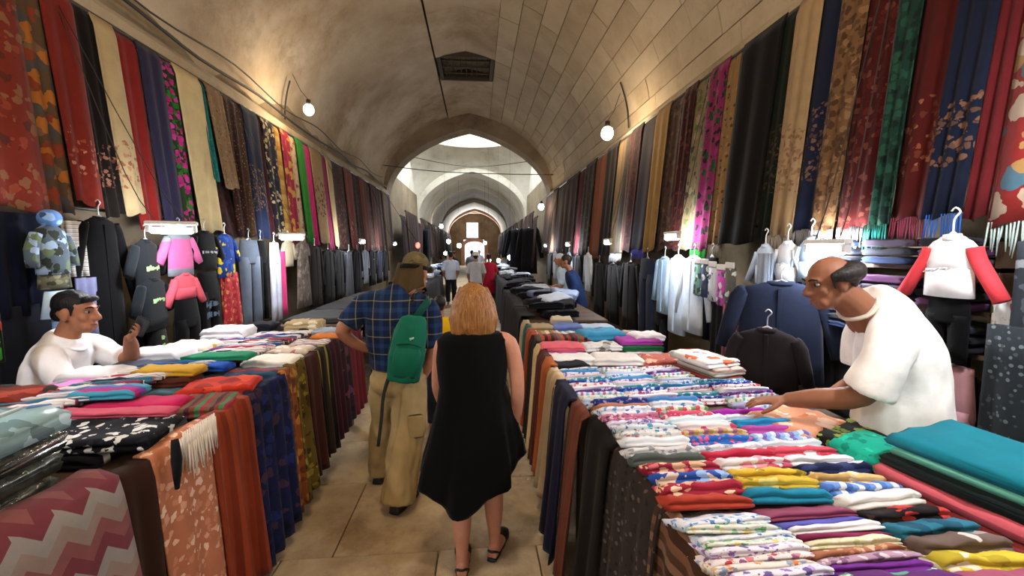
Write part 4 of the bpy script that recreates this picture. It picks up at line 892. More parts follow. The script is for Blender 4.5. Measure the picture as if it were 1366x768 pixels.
# second right table: shawls, rolled kilim, towels
B2 = [((.62, 2.86, .905), (.30, .20, .05), pk('#15161c'), 'black folded trousers at the near edge of the second right table'), ((.68, 3.0, .905), (.36, .2, .06), pk('#e4e4e4'), 'white folded blanket, nearest on the second right table'), ((1.02, 2.98, .905), (.36, .22, .06), pk('#dcdad6'), 'white folded blanket beside the first one'), ((1.36, 2.95, .905), (.32, .24, .05), G('floral', ('#b8685c', '#d8b8a0', '#a84c48'), 14), 'coral printed shawl on the second right table'),
 ((.66, 3.22, .905), (.34, .2, .05), pk('#a85a8c'), 'orchid pink folded scarf under the salmon one'), ((.66, 3.24, .955), (.34, .2, .045), pk('#d0606c'), 'salmon pink folded scarf'), ((.98, 3.2, .905), (.30, .2, .045), fp('#5a5454', '#d8d4d0', '#8a8684', s=12), 'grey white printed shawl'), ((.98, 3.24, .95), (.30, .2, .045), fp('#d0d0d0', '#6a6460', '#a8a4a0', s=12), 'white and grey crumpled shawl'),
 ((1.30, 3.22, .905), (.32, .22, .04), pk('#d4d0d8'), 'whitish folded scarf beside the grey shawls'), ((1.30, 3.24, .945), (.32, .22, .04), G('stripe', ('#2a7a4a', '#c8c8c0', '#1f5a38'), 9, 'y'), 'green striped folded scarf'), ((1.30, 3.28, .985), (.34, .22, .04), pk('#9a3c98'), 'purple folded scarf on top of the green one'),
 ((.72, 3.50, .905), (.46, .2, .11), G('stripe', ('#8a3420', '#2c2624', '#6a2a2c', '#5a5a54', '#a04a28', '#3a1c28'), 6, 'x'), 'rolled kilim with red, black and grey stripes'), ((1.06, 3.52, .905), (.38, .24, .06), pk('#6a8a98'), 'grey blue folded towel under the bright one'), ((1.06, 3.54, .965), (.38, .24, .08), pk('#3c8ab0'), 'bright blue folded towel'), ((1.38, 3.50, .905), (.26, .2, .07), pk('#4a4a48'), 'dark grey folded garment'), ((1.40, 3.36, .99), (.26, .2, .06), pk('#e0e0e4'), 'white plastic bag of goods on the second right table'),
 ((.64, 3.80, .92), (.26, .22, .06), G('stripe', ('#a8845c', '#d0c0a0', '#8a5a34'), 9, 'x'), 'tan striped garment draped behind the kilim'), ((.90, 3.82, .91), (.3, .26, .05), G('stripe', ('#c8ccc8', '#8aa098'), 12, 'x'), 'pale checked shawl behind the kilim'), ((1.16, 3.82, .91), (.34, .24, .08), G('floral', ('#3c2024', '#6a5a34', '#4a2a24'), 10), 'dark wine and olive shawl'), ((1.42, 3.78, .91), (.24, .26, .06), G('stripe', ('#a89890', '#6a6468'), 8, 'x'), 'rolled grey rug'),
 ((.62, 4.08, .94), (.24, .22, .06), pk('#a08c6a'), 'beige garment over the table end'), ((.88, 4.08, .93), (.3, .22, .07), pk('#5a6aa0'), 'slate blue folded garment'), ((1.18, 4.08, .93), (.34, .22, .06), pk('#98a4b4'), 'light grey folded shirts at the far end'), ((.86, 4.24, .93), (.22, .16, .12), pk('#b4a890'), 'beige cloth heaped at the far end')]
for i, (l, sz, mt, lb) in enumerate(B2): big(l, sz, mt, lb, rf.uniform(-.12, .12), seed=20+i, name='folded_textile', cat='textile', group='textiles on the second right table')
for i, (l, sz, mt, lb) in enumerate([((1.50, 2.55, .905), (.24, .34, .06), pk('#8a3a34'), 'brick red folded scarf at the bottom of the pile before the navy jacket'), ((1.50, 2.55, .965), (.24, .34, .05), G('stripe', ('#c8bcb0', '#8a6a60', '#b0a498'), 30, 'z'), 'pink and grey folded scarf in the pile before the navy jacket'), ((1.48, 2.6, 1.015), (.26, .36, .04), G('floral', ('#d8d0cc', '#c8603c', '#a8c0c8'), 10), 'white and orange scarf on top of the pile before the navy jacket')]):
    big(l, sz, mt, lb, .25, seed=60+i)

# left table goods
L1 = [((-1.66, 1.70, .955), (.62, .30, .05), G('stripe', ('#16141a', '#16141a', '#c8c4bc', '#16141a'), 9, 'y'), 'black shawl with white bands at the bottom of the fringed pile'),
 ((-1.48, 1.70, 1.005), (.56, .28, .05), G('floral', ('#0e0e12', '#c8c8c4', '#0e0e12', '#b8b4ac', '#1a1a20'), 30, thr=.5), 'black and white woven shawl near the table edge'), ((-1.52, 1.83, 1.055), (.52, .10, .025), pk('#b0485a'), 'rose pink shawl on the black and white pile'),
 ((-1.62, 1.98, .955), (.46, .18, .05), pk('#7a2470'), 'plum purple shawl'), ((-1.60, 2.06, 1.005), (.44, .16, .035), pk('#b01f50'), 'raspberry red shawl on the plum one'), ((-1.74, 2.08, 1.055), (.30, .16, .04), G('stripe', ('#6a4a9a', '#3a8aa0', '#a02c70'), 9, 'y'), 'violet and teal striped shawl'),
 ((-1.35, 2.10, .96), (.34, .26, .07), G('stripe', ('#6a3a24', '#3a6a44', '#8a2c34', '#5a4a2c', '#4a1c2c'), 10, 'x'), 'brown red and green striped shawl at the table edge'), ((-1.38, 2.32, .96), (.38, .24, .10), G('floral', ('#b03020', '#c84830', '#8a2418'), 10), 'tomato red crumpled shawl'),
 ((-1.72, 2.30, .96), (.32, .18, .05), pk('#4a6a7a'), 'grey teal folded shawl'), ((-1.70, 2.38, 1.01), (.34, .16, .05), pk('#4a2418'), 'dark brown folded shawl under the mustard one'), ((-1.70, 2.42, 1.06), (.36, .16, .04), pk('#b8902c'), 'mustard yellow folded shawl'), ((-1.66, 2.60, 1.03), (.38, .16, .04), pk('#1f4aa0'), 'royal blue folded shawl'), ((-1.60, 2.70, 1.07), (.42, .16, .03), pk('#1f7a58'), 'emerald folded shawl on the blue one'), ((-1.66, 2.62, .955), (.44, .24, .07), pk('#3a3440'), 'charcoal folded shawl under the blue one'),
 ((-1.36, 2.60, .96), (.34, .16, .06), G('stripe', ('#3a3a50', '#8a3a34', '#2a4a60'), 9, 'y'), 'dark striped shawl next to the tomato red one'), ((-1.36, 2.86, .96), (.36, .24, .09), pk('#e0dcd0'), 'cream white folded blanket at the table edge'), ((-1.38, 3.16, .96), (.34, .22, .08), G('floral', ('#c8b8a8', '#a86a5c', '#e0d8cc'), 16), 'cream shawl with faded roses'), ((-1.34, 3.42, .96), (.32, .2, .07), G('stripe', ('#c8c4bc', '#8a7a8a', '#b8a898'), 20, 'y'), 'pale striped shawls near the far end'),
 ((-1.30, 3.70, .96), (.26, .2, .07), pk('#c07030'), 'orange folded cloth near the far end'), ((-1.36, 3.92, .96), (.3, .2, .08), pk('#98a4b0'), 'grey blue folded cloth near the far end'), ((-1.66, 3.62, .98), (.26, .2, .08), pk('#2a4aa8'), 'vivid blue folded cloth'), ((-1.62, 4.05, .98), (.34, .24, .13), G('floral', ('#a8946c', '#d0c4a8', '#3a3430'), 8), 'heap of beige and black shawls at the far end'), ((-1.92, 3.98, .98), (.26, .24, .12), pk('#14161e'), 'dark folded heap at the far end'), ((-2.0, 3.6, .99), (.36, .26, .15), pk('#dcdce0'), 'white heap at the back of the left table'),
 ((-2.02, 3.20, .98), (.34, .24, .11), G('floral', ('#dcd4c4', '#c8a050', '#e4e0d8'), 7), 'white and ochre shawl heap'), ((-2.04, 2.88, 1.0), (.40, .26, .12), pk('#dde0e6'), 'white folded heap before the pink T-shirt'), ((-1.96, 2.62, 1.0), (.36, .22, .09), pk('#3c4254'), 'slate folded cloth beside the white heap'), ((-2.02, 2.42, 1.02), (.34, .22, .09), pk('#e0e0e4'), 'white folded cloth in front of the phone'), ((-1.94, 2.24, 1.03), (.34, .2, .05), G('floral', ('#c070b8', '#d890d0', '#3a8a5a'), 7), 'orchid cloth with green edge'), ((-1.98, 2.08, .98), (.30, .2, .07), G('floral', ('#c8c4c0', '#c03c54', '#d8d8d8'), 9), 'white and red folded cloth before the young seller'),
 ((-2.10, 1.82, .98), (.46, .28, .13), G('floral', ('#20201c', '#2c4a34', '#8a3420', '#3a3a3a'), 9), 'dark green and rust shawl at the left edge'), ((-2.24, 2.06, 1.03), (.66, .24, .09), G('floral', ('#6a2418', '#9a3c28', '#2a2420'), 9), 'rust red shawl before the seated seller')]
for i, (l, sz, mt, lb) in enumerate(L1): big((l[0]-(.05 if l[0] < -1.9 else 0), l[1], l[2]), (sz[0]*.9, sz[1]*.92, sz[2]*(.8 if sz[2] > .06 else 1)), mt, lb, rf.uniform(-.1, .1)+(.25 if i in (6, 7) else 0), seed=100+i, name='folded_shawl', cat='shawl', group='shawls on the left table')
# slim striped shawls in slanting rows
SL = [st('#d0ccc8', '#a83c48', '#d0ccc8', '#5a7a9a', s=10, a='y'), st('#d8d4d0', '#8a3a50', '#3a3a48', '#d8d4d0', s=12, a='y'), st('#c8c8c4', '#3a6a80', '#b8485c', s=11, a='y'), st('#b8b4b0', '#2c2c38', '#d8d4d0', s=14, a='y'), st('#7a3a78', '#d0ccd0', '#2a5a9a', s=9, a='y')]
SW = ['white, red and blue', 'white, wine and black', 'grey, teal and rose', 'black and white', 'violet, white and blue']
FS = [fold_mesh(.34, .10, .035, s+70) for s in range(4)]
for i in range(15):
    fitem(FS, (-1.97+.016*i, 1.88+.052*i, 1.045), SL[i % 5], '%s striped slim shawl, %s from front beside the parcels' % (SW[i % 5], nth(i)), -.35, .32, group='slim striped shawls, near row', name='striped_shawl', cat='shawl')
for i in range(16):
    fitem(FS, (-1.70+.006*i, 2.80+.060*i, 1.01), SL[(i*2) % 5], '%s striped slim shawl, %s from front in far left row' % (SW[(i*2) % 5], nth(i)), -.35, .2, group='slim striped shawls, far row', name='striped_shawl', cat='shawl')
for i in range(16):
    fitem(FS, (-2.0+.006*i, 2.72+.068*i, 1.0), SL[(i*3+1) % 5], '%s striped slim shawl, %s from front in rearmost left row' % (SW[(i*3+1) % 5], nth(i)), -.35, .2, group='slim striped shawls, rear row', name='striped_shawl', cat='shawl')
# white tassels of the black and white shawl hanging over the edge
t = root('tasselled_shawl_end', 'white tasselled shawl end hanging over the left table edge', 'shawl', (-1.17, 1.72, 1.0))
for k, (dx, dy, dz, w_) in enumerate(((0, 0, .05, .20), (-.02, .02, .02, .24), (.012, -.02, .0, .14))):
    fringe_mesh(w_, -dz, 30+k, .035+dx).build('fringe', pk('#cfc4b4'), t, (0, dy, 0), (0, 0, math.pi/2))
MB().loft([(.05, -.13, .05), (.065, -.15, -.02), (.06, -.15, -.13)], [.012, .018, .008], 8, sub=2).build('black_tassel', pk('#121214'), t)
# wrapped parcels
def clear_film():
    N = NT('clear_film', .12); N.b.inputs['Specular IOR Level'].default_value = .8; co = N.coords()
    N.l(N.mix(N.ramp(N.noise(co, 9, 4), [(.45, (0, 0, 0, 1)), (.62, (1, 1, 1, 1))], False), lin('#2c2e26'), lin('#5a6058')), N.b.inputs['Base Color'])
    N.b.inputs['Coat Weight'].default_value = .8; N.b.inputs['Coat Roughness'].default_value = .1; N.bump(N.noise(co, 14, 4), .6, .02); return N.m
cf = clear_film(); lite = fab('floral', ('#7a9494', '#a8c0c4', '#5a7070'), 9, rough=.25)
for i in range(4):
    t = root('wrapped_parcel', 'film wrapped blanket parcel, %s of the stack at the left edge' % ('lowest', 'second', 'third', 'topmost')[i], 'parcel', (-1.66+.02*i, 1.17, .955+i*.07), .02*i, 'film wrapped parcels')
    MB().add(*[(lambda me: ([v.co for v in me.vertices], [tuple(p.vertices) for p in me.polygons]))(fold_mesh(.54, .56, .068, 200+i, 9))][0]).build('blanket', lite if i == 3 else cf, t)
    for k in range(2): MB().box((-.13+k*.26, 0, .036), (.014, .565, .074)).build('strap', simple('strap_plastic', '#a8b0ac', .3), t, smooth=False)

# third right stall: heap of black garments with a few white shirts on top
rh = random.Random(9)
HB = [fold_mesh(.5, .36, .10, s+300) for s in range(4)]
dk = ['#0c0c10', '#121218', '#181820', '#0e1016', '#1c1a20']; lt = ['#b8c4d8', '#d0d8e4', '#8a9ab8', '#c4c8d0', '#6a7a98']
def heap(x0, x1, y0, y1, z, n, light, where, cat='garment'):
    kd = kl = 0
    for i in range(n):
        L = rh.random() < light
        x, y = rh.uniform(x0, x1), y0+(y1-y0)*(i+.5)/n; zz = z+rh.uniform(0, .10)+(.06 if L else 0)
        o = put('heaped_garment', HB[i % 4], pk(rh.choice(lt if L else dk)), None, (x, y, zz), (rh.uniform(-.15, .15), rh.uniform(-.15, .15), rh.uniform(-.5, .5)), (rh.uniform(.7, 1), rh.uniform(.7, 1), rh.uniform(.6, 1)))
        k = kl if L else kd
        tag(o, '%s garment heaped on %s, %s of the %s ones' % ('pale' if L else 'black', where, nth(k), 'pale' if L else 'black'), cat, 'garments heaped on '+where)
        if L: kl += 1
        else: kd += 1
heap(.8, 1.4, 5.1, 8.3, .89, 26, .35, 'the third right table')
heap(.85, 1.35, 9.3, 13.3, .86, 26, .25, 'the fourth right table')
heap(-1.9, -1.4, 9.3, 13.3, .86, 26, .6, 'the third left table')
heap(-2.0, -1.45, 15.3, 20.7, .86, 24, .6, 'the left table of the domed bay')
heap(.95, 1.4, 15.3, 20.7, .86, 24, .4, 'the right table of the domed bay')
for i in range(4): big((-1.85, 5.5+i*.8, .865), (.9, .82, .06), pk(('#3a3c3c', '#34363a', '#3e3c38', '#303234')[i]), 'grey folded cover on the second left table, %s of four' % nth(i), 0, seed=400+i, name='folded_cover', cat='cover', group='grey covers on the second left table')
# shelf with folded knitwear behind the balding seller
t = root('wall_shelf', 'dark wall shelf of folded knitwear behind the balding seller', 'shelf', (2.27, 2.05, 1.28))
for k in range(3): MB().box((.05, 0, k*.19), (.3, .95, .02)).build('shelf_board', m_wood, t, smooth=False)
for s in (-1, 1): MB().box((.05, s*.465, .2), (.3, .02, .6)).build('upright', m_wood, t, smooth=False)
FK = [fold_mesh(.24, .2, .035, s+90) for s in range(3)]
for sh in range(3):
    for c in range(3):
        for k in range(3):
            cc = ['#1c1a20', '#2a2c34', '#14161c', '#3a3440', '#20242c', '#4a2c4a', '#24304c'][(sh*5+c*3+k*2) % 7]
            o = put('folded_sweater', FK[k % 3], pk(cc), None, (2.20, 1.73+c*.30, 1.292+sh*.19+k*.045), (0, 0, math.pi/2+rf.uniform(-.06, .06)))
            tag(o, 'dark folded sweater behind the seller, %s shelf, %s pile, %s one' % (('lower', 'middle', 'upper')[sh], ('near', 'middle', 'far')[c], ('bottom', 'middle', 'top')[k]), 'sweater', 'sweaters on the wall shelf')
# dark hung coats standing out from the right wall in the domed bay
for i, (x, y) in enumerate([(1.55, 16.5), (1.9, 15.5), (1.6, 19.0), (-2.0, 17.0)]):
    garment('coat', 'dark coat on a pole in the domed bay, %s' % ('right and nearest', 'against the right wall', 'right and farthest', 'on the left')[i], (x, y, 2.5), HR+.9 if x > 0 else HL, .7, 1.65, [pk('#15171c')], 'coat', m_wire, seed=80+i, depth=.12)
# ================================================================ PEOPLE
def solid(name, mb, mat, parent, voxel, smooth=4, wr=0.0, wsc=14, dec=None):
    """one continuous skin over overlapping volumes"""
    me = mb.mesh(name+'_raw'); o = bpy.data.objects.new(name, me); COL.objects.link(o)
    md = o.modifiers.new('r', 'REMESH'); md.mode = 'VOXEL'; md.voxel_size = voxel; md.use_smooth_shade = True
    if smooth: sm_ = o.modifiers.new('s', 'SMOOTH'); sm_.iterations = smooth; sm_.factor = .5
    if dec: d = o.modifiers.new('d', 'DECIMATE'); d.ratio = dec
    dg = bpy.context.evaluated_depsgraph_get(); me2 = bpy.data.meshes.new_from_object(o.evaluated_get(dg))
    o.modifiers.clear(); o.data = me2; me2.name = name; bpy.data.meshes.remove(me)
    if wr:
        me2.update(); nn = [v.normal.copy() for v in me2.vertices]
        for v, q in zip(me2.vertices, nn):
            c = v.co; f = noise.noise((c.x*wsc, c.y*wsc, c.z*wsc*.55))+.5*noise.noise((c.x*wsc*2.3, c.y*wsc*2.3, c.z*wsc*1.2+9))
            v.co += q*wr*f
    me2.materials.clear(); me2.materials.append(mat)
    me2.polygons.foreach_set('use_smooth', [True]*len(me2.polygons)); me2.update()
    o.parent = parent; return o
def frame(fwd, up=(0, 0, 1)):
    f = Vector(fwd).normalized(); u = Vector(up); r = f.cross(u).normalized(); u = r.cross(f)
    return Matrix((r, f, u)).transposed()          # columns: right, forward, up
def head(mb, c, M, k=1.0):
    c = Vector(c)
    def e(p, r): mb.ell(c+M @ (Vector(p)*k), [x*k for x in r], M)
    e((0, -.012, .028), (.075, .094, .088)); e((0, .022, -.04), (.06, .068, .078)); e((0, .052, -.092), (.034, .032, .026)); e((0, .07, .032), (.052, .024, .016))
    for s in (-1, 1):
        e((s*.04, .058, -.02), (.022, .022, .022)); e((s*.076, -.008, -.012), (.012, .022, .034)); e((s*.082, -.014, .002), (.007, .018, .022)); e((s*.032, .066, -.075), (.02, .02, .024))
    mb.loft([c+M @ (Vector(p)*k) for p in ((0, .083, .03), (0, .102, -.004), (0, .112, -.022), (0, .096, -.036))], [.009*k, .012*k, .016*k, .010*k], 10, sub=2)
    for s in (-1, 1): e((s*.013, .094, -.026), (.009, .012, .009))
    e((0, .083, -.056), (.024, .012, .007)); e((0, .081, -.068), (.022, .013, .008))
def face_parts(t, c, M, k=1.0, brow='#15100e', beard=None):
    c = Vector(c)
    for s in (-1, 1):
        m = MB(); m.ell(c+M @ (Vector((s*.031, .073, .012))*k), [x*k for x in (.013, .010, .0085)], M, 12, 8); m.build('eye', simple('eye_white', '#8f877f', .3), t)
        m = MB(); m.ell(c+M @ (Vector((s*.031, .0805, .012))*k), [x*k for x in (.0075, .0045, .0072)], M, 10, 6); m.build('iris', simple('eye_dark', '#1a100c', .2), t)
        m = MB(); m.loft([c+M @ (Vector((s*x, y, z))*k) for x, y, z in ((.012, .092, .034), (.03, .091, .042), (.052, .076, .036))], [.003*k, .0048*k, .003*k], 6, sub=2); m.build('eyebrow', simple('brow'+brow, brow, .9), t)
    m = MB(); m.loft([c+M @ (Vector(p)*k) for p in ((-.022, .086, -.062), (0, .095, -.061), (.022, .086, -.062))], [.002*k, .0062*k, .002*k], 8, sub=3); m.build('mouth', simple('lips', '#7a4238', .5), t)
def hand(mb, w, d, n, curl=.35, k=1.0, thumb=1, spread=.12):
    """wrist w, finger direction d, palm normal n (palm side), thumb=+1 on the d x n side"""
    w = Vector(w); d = Vector(d).normalized(); n = Vector(n); n = (n-d*n.dot(d)).normalized(); s = d.cross(n)*thumb
    mb.loft([w-d*.02*k, w+d*.025*k, w+d*.06*k, w+d*.088*k], [(.024*k, .019*k), (.034*k, .017*k), (.042*k, .015*k), (.038*k, .011*k)], 12, side=s, sub=2)
    for i, (o, L) in enumerate(((.030, .072), (.011, .080), (-.009, .074), (-.028, .058))):
        b = w+d*.078*k+s*o*k; dd = (d+s*spread*(o/.03)).normalized(); pts = [b]; a = curl*.5
        for q in (.45, .30, .25): 
            pts.append(pts[-1]+(dd*math.cos(a)+n*math.sin(a))*L*q*k); a += curl
        mb.loft([b-dd*.03*k]+pts, [.0085*k, .0095*k, .0088*k, .008*k, .006*k], 8, sub=2)
    b = w+d*.022*k+s*.026*k; p1 = b+(d*.6+s*.7+n*.25).normalized()*.042*k; p2 = p1+(d*.85+s*.25+n*.3*(1+curl)).normalized()*.032*k; p3 = p2+(d*.9+n*.35*(1+curl)).normalized()*.024*k
    mb.loft([b-d*.01*k, b, p1, p2, p3], [.014*k, .015*k, .0115*k, .010*k, .007*k], 8, sub=2)
def foot(mb, a, d, L=.24, h=.07, w=.045):
    a = Vector(a); d = Vector((d[0], d[1], 0)).normalized(); side = Vector((0, 0, 1)).cross(d)
    z = a.z
    P = [a-d*.055+Vector((0, 0, -z+.035)), a+Vector((0, 0, -z+.042)), a+d*L*.35+Vector((0, 0, -z+.036)), a+d*L*.6+Vector((0, 0, -z+.026)), a+d*L*.78+Vector((0, 0, -z+.02))]
    mb.loft(P, [(w*.6, .03), (w*.8, .042), (w*.95, .034), (w, .025), (w*.6, .014)], 12, side=side, sub=3)
    return P
SKIN_W = skin('skin_fair', '#c08a70', '#a87058'); SKIN_T = skin('skin_tan', '#8a5a40', '#754a34'); SKIN_M = skin('skin_mid', '#a87254', '#8c5c44')
def hairmat(name, c1, c2):
    N = NT(name, .5); co = N.coords(False); mp = N.n('ShaderNodeMapping'); mp.inputs['Scale'].default_value = (60, 60, 5); N.l(co, mp.inputs[0])
    nz = N.noise(mp.outputs[0], 2.2, 4); N.l(N.ramp(nz, [(.3, lin(c2)), (.65, lin(c1))], False), N.b.inputs['Base Color']); N.bump(nz, .7, .008); return N.m

# ---- woman in the black dress, walking away
t = root('person', 'woman with reddish blonde hair in a sleeveless black dress, walking away', 'person', (0, 2.22, 0))
t0 = Vector((0, 2.22, 0))
def loc(*p): return Vector(p)-t0
b = MB(); HM = frame((.05, 1, -.08))
hc = loc(-.025, 2.265, 1.445); head(b, hc, HM, 1.0)
b.loft([loc(-.02, 2.23, 1.26), loc(-.02, 2.235, 1.32), loc(-.025, 2.25, 1.40)], [.06, .052, .052], 14, sub=2)
b.loft([loc(-.02, 2.24, .80), loc(-.02, 2.24, .92), loc(-.02, 2.23, 1.05), loc(-.02, 2.225, 1.18), loc(-.02, 2.225, 1.26), loc(-.02, 2.23, 1.30)], [(.16, .11), (.14, .10), (.14, .10), (.155, .095), (.14, .07), (.06, .05)], 18, side=(1, 0, 0), sub=3)
b.loft([loc(.10, 2.23, 1.265), loc(.165, 2.23, 1.24), loc(.200, 2.22, 1.12), loc(.212, 2.21, .98), loc(.208, 2.25, .85), loc(.200, 2.30, .735)], [.045, .048, .043, .038, .034, .024], 14, sub=3)
hand(b, loc(.200, 2.30, .735), (-.06, .25, -1), (-1, .1, -.05), .35, .92, 1)
b.loft([loc(-.13, 2.23, 1.265), loc(-.185, 2.24, 1.235), loc(-.21, 2.28, 1.12), loc(-.225, 2.32, .99), loc(-.215, 2.40, .88), loc(-.19, 2.46, .79)], [.045, .048, .042, .037, .033, .024], 14, sub=3)
hand(b, loc(-.19, 2.46, .79), (.05, .3, -1), (1, .1, -.05), .35, .92, -1)
b.loft([loc(-.10, 2.23, .86), loc(-.10, 2.22, .62), loc(-.095, 2.20, .46), loc(-.095, 2.165, .30), loc(-.095, 2.14, .10), loc(-.095, 2.14, .04)], [.085, .072, .052, .054, .031, .035], 14, sub=3)
b.loft([loc(.06, 2.25, .86), loc(.075, 2.27, .62), loc(.08, 2.28, .46), loc(.082, 2.265, .30), loc(.085, 2.26, .10), loc(.085, 2.26, .04)], [.085, .072, .052, .054, .031, .035], 14, sub=3)
foot(b, loc(-.095, 2.14, .04), (0, 1)); foot(b, loc(.085, 2.26, .04), (.35, 1))
solid('body', b, SKIN_W, t, .007, 4)
face_parts(t, hc, HM)
hm = hairmat('hair_copper', '#9c6a34', '#5c3618')
h = MB(); hv = lambda x, y, z: hc+HM @ Vector((x, y, z))
h.ell(hv(0, -.016, .032), (.086, .104, .096), HM)
h.loft([hv(0, -.02, .06), hv(0, -.035, 0), hv(0, -.045, -.08), hv(0, -.05, -.155)], [(.088, .085), (.105, .085), (.122, .075), (.118, .05)], 18, side=HM @ Vector((1, 0, 0)), sub=3)
for s in (-1, 1): h.loft([hv(s*.05, .04, .09), hv(s*.086, .02, .01), hv(s*.10, .01, -.08), hv(s*.095, .0, -.15)], [.03, .032, .036, .022], 10, sub=2)
solid('hair', h, hm, t, .008, 3, .006, 30)
# dress: flared, hem dipping on the left
def dress(u, v):
    th = 2*math.pi*u; c, s = math.cos(th), math.sin(th)
    zs = [(1.315, .085, .065, 0), (1.30, .155, .085, -.005), (1.27, .188, .10, -.008), (1.15, .190, .12, -.012), (1.0, .178, .125, -.012), (.87, .195, .14, -.012), (.70, .222, .155, -.02), (.54, .252, .17, -.03), (.415, .26, .18, -.04)]
    q = v*(len(zs)-1); i = min(int(q), len(zs)-2); f = q-i
    z, rx, ry, ox = [zs[i][k]*(1-f)+zs[i+1][k]*f for k in range(4)]
    fl = max(0, (v-.45)/.55)
    wv = 1+.10*fl*math.sin(7*th+1.2)+.04*fl*math.sin(13*th)
    hz = [(-1, .10), (-.75, .03), (-.45, -.04), (0, -.03), (.5, .03), (.8, .10), (1, .19)]
    for (c0, a0), (c1, a1) in zip(hz, hz[1:]):
        if c0 <= c <= c1+1e-6: dz = a0+(a1-a0)*(c-c0)/(c1-c0); break
    z += fl*(dz+.015*math.sin(5*th))
    return loc(-.02+ox+rx*c*wv*(1+.10*fl*(c > .6)), 2.232+ry*s*wv, z)
MB().sheet(lambda u, v: dress(1-u, v), 72, 40, .006, True).build('dress', fab('plain', ('#040405',), rough=.9), t)
for s_, a, d in ((-1, loc(-.095, 2.14, .04), (0, 1)), (1, loc(.085, 2.26, .04), (.35, 1))):
    f = MB(); dv = Vector((d[0], d[1], 0)).normalized(); sd = Vector((0, 0, 1)).cross(dv); a = Vector((a.x, a.y, 0))
    f.loft([a-dv*.065+Vector((0, 0, .012)), a+Vector((0, 0, .012)), a+dv*.09+Vector((0, 0, .012)), a+dv*.15+Vector((0, 0, .012)), a+dv*.205+Vector((0, 0, .012))], [(.028, .012), (.036, .012), (.043, .012), (.048, .012), (.03, .012)], 14, side=sd, sub=3)
    f.loft([a+dv*.09+Vector((0, 0, .035)), a+dv*.14+Vector((0, 0, .034)), a+dv*.20+Vector((0, 0, .022))], [(.044, .036), (.050, .032), (.032, .018)], 14, side=sd, sub=3)
    f.loft([a+dv*.0+sd*.036+Vector((0, 0, .02)), a-dv*.05+sd*.02+Vector((0, 0, .06)), a-dv*.062+Vector((0, 0, .065)), a-dv*.05-sd*.02+Vector((0, 0, .06)), a-sd*.036+Vector((0, 0, .02))], [.008]*5, 8, sub=3)
    solid('sandal', f, simple('black_leather', '#0c0b0b', .5), t, .006, 2)

# ---- man in plaid shirt with cap and green backpack
t0 = Vector((-.57, 2.93, 0))
t = root('person', 'man in blue plaid shirt, khaki trousers and olive cap, hand on hip', 'person', t0)
b = MB(); HM = frame((.35, .9, -.25)); hc = loc(-.44, 3.05, 1.585); head(b, hc, HM, 1.05)
b.loft([loc(-.53, 2.96, 1.40), loc(-.50, 2.98, 1.47), loc(-.455, 3.03, 1.54)], [.065, .058, .058], 14, sub=2)
b.loft([loc(-.56, 2.95, .86), loc(-.57, 2.95, 1.0), loc(-.58, 2.94, 1.15), loc(-.57, 2.94, 1.30), loc(-.55, 2.95, 1.40)], [(.16, .12), (.15, .12), (.165, .12), (.17, .11), (.12, .08)], 18, side=(1, .1, 0), sub=3)
b.loft([loc(-.70, 2.95, 1.37), loc(-.79, 2.94, 1.35), loc(-.87, 2.90, 1.26), loc(-.915, 2.88, 1.20), loc(-.86, 2.93, 1.11), loc(-.775, 2.99, 1.04)], [.06, .06, .052, .045, .04, .028], 14, sub=3)
hand(b, loc(-.775, 2.99, 1.04), (.65, .35, -.55), (.3, -.1, -.9), .5, 1.02, -1)
b.loft([loc(-.42, 2.95, 1.36), loc(-.345, 2.95, 1.33), loc(-.315, 2.94, 1.19), loc(-.315, 2.93, 1.06), loc(-.355, 2.95, .93), loc(-.40, 2.96, .83)], [.06, .06, .052, .045, .04, .028], 14, sub=3)
hand(b, loc(-.40, 2.96, .83), (-.35, .1, -1), (-.8, .2, .1), .4, 1.02, 1)
b.loft([loc(-.64, 2.96, .92), loc(-.70, 3.05, .48), loc(-.75, 3.10, .10)], [.09, .06, .04], 12, sub=3)
b.loft([loc(-.49, 2.94, .92), loc(-.505, 2.86, .47), loc(-.545, 2.73, .10)], [.09, .06, .04], 12, sub=3)
solid('body', b, SKIN_M, t, .008, 4); face_parts(t, hc, HM, 1.05)
p = MB()
p.loft([loc(-.56, 2.95, 1.0), loc(-.56, 2.95, .92), loc(-.565, 2.95, .80), loc(-.565, 2.95, .74)], [(.165, .13), (.178, .14), (.19, .15), (.15, .13)], 18, side=(1, .1, 0), sub=3)
p.loft([loc(-.65, 2.96, .86), loc(-.675, 3.0, .66), loc(-.70, 3.06, .46), loc(-.735, 3.09, .25), loc(-.75, 3.11, .06)], [.11, .108, .095, .088, .085], 16, sub=3)
p.loft([loc(-.48, 2.94, .86), loc(-.48, 2.90, .66), loc(-.495, 2.86, .46), loc(-.53, 2.79, .25), loc(-.545, 2.73, .06)], [.118, .122, .118, .112, .112], 16, sub=3)
solid('trousers', p, plain('#9c8458'), t, .010, 3, .016, 11)
m = MB(); m.bev((0, 0, 0), (.11, .03, .16), .012, Matrix.Rotation(.2, 3, 'Z')); m.build('cargo_pocket', plain('#8f784e'), t, loc(-.425, 2.775, .56), smooth=False)
sh = MB()
sh.loft([loc(-.57, 2.95, .93), loc(-.575, 2.95, 1.02), loc(-.585, 2.94, 1.15), loc(-.575, 2.94, 1.28), loc(-.56, 2.945, 1.38), loc(-.535, 2.955, 1.44), loc(-.52, 2.965, 1.46)], [(.182, .155), (.178, .15), (.185, .148), (.195, .14), (.18, .115), (.10, .085), (.07, .07)], 20, side=(1, .1, -.08), sub=3)
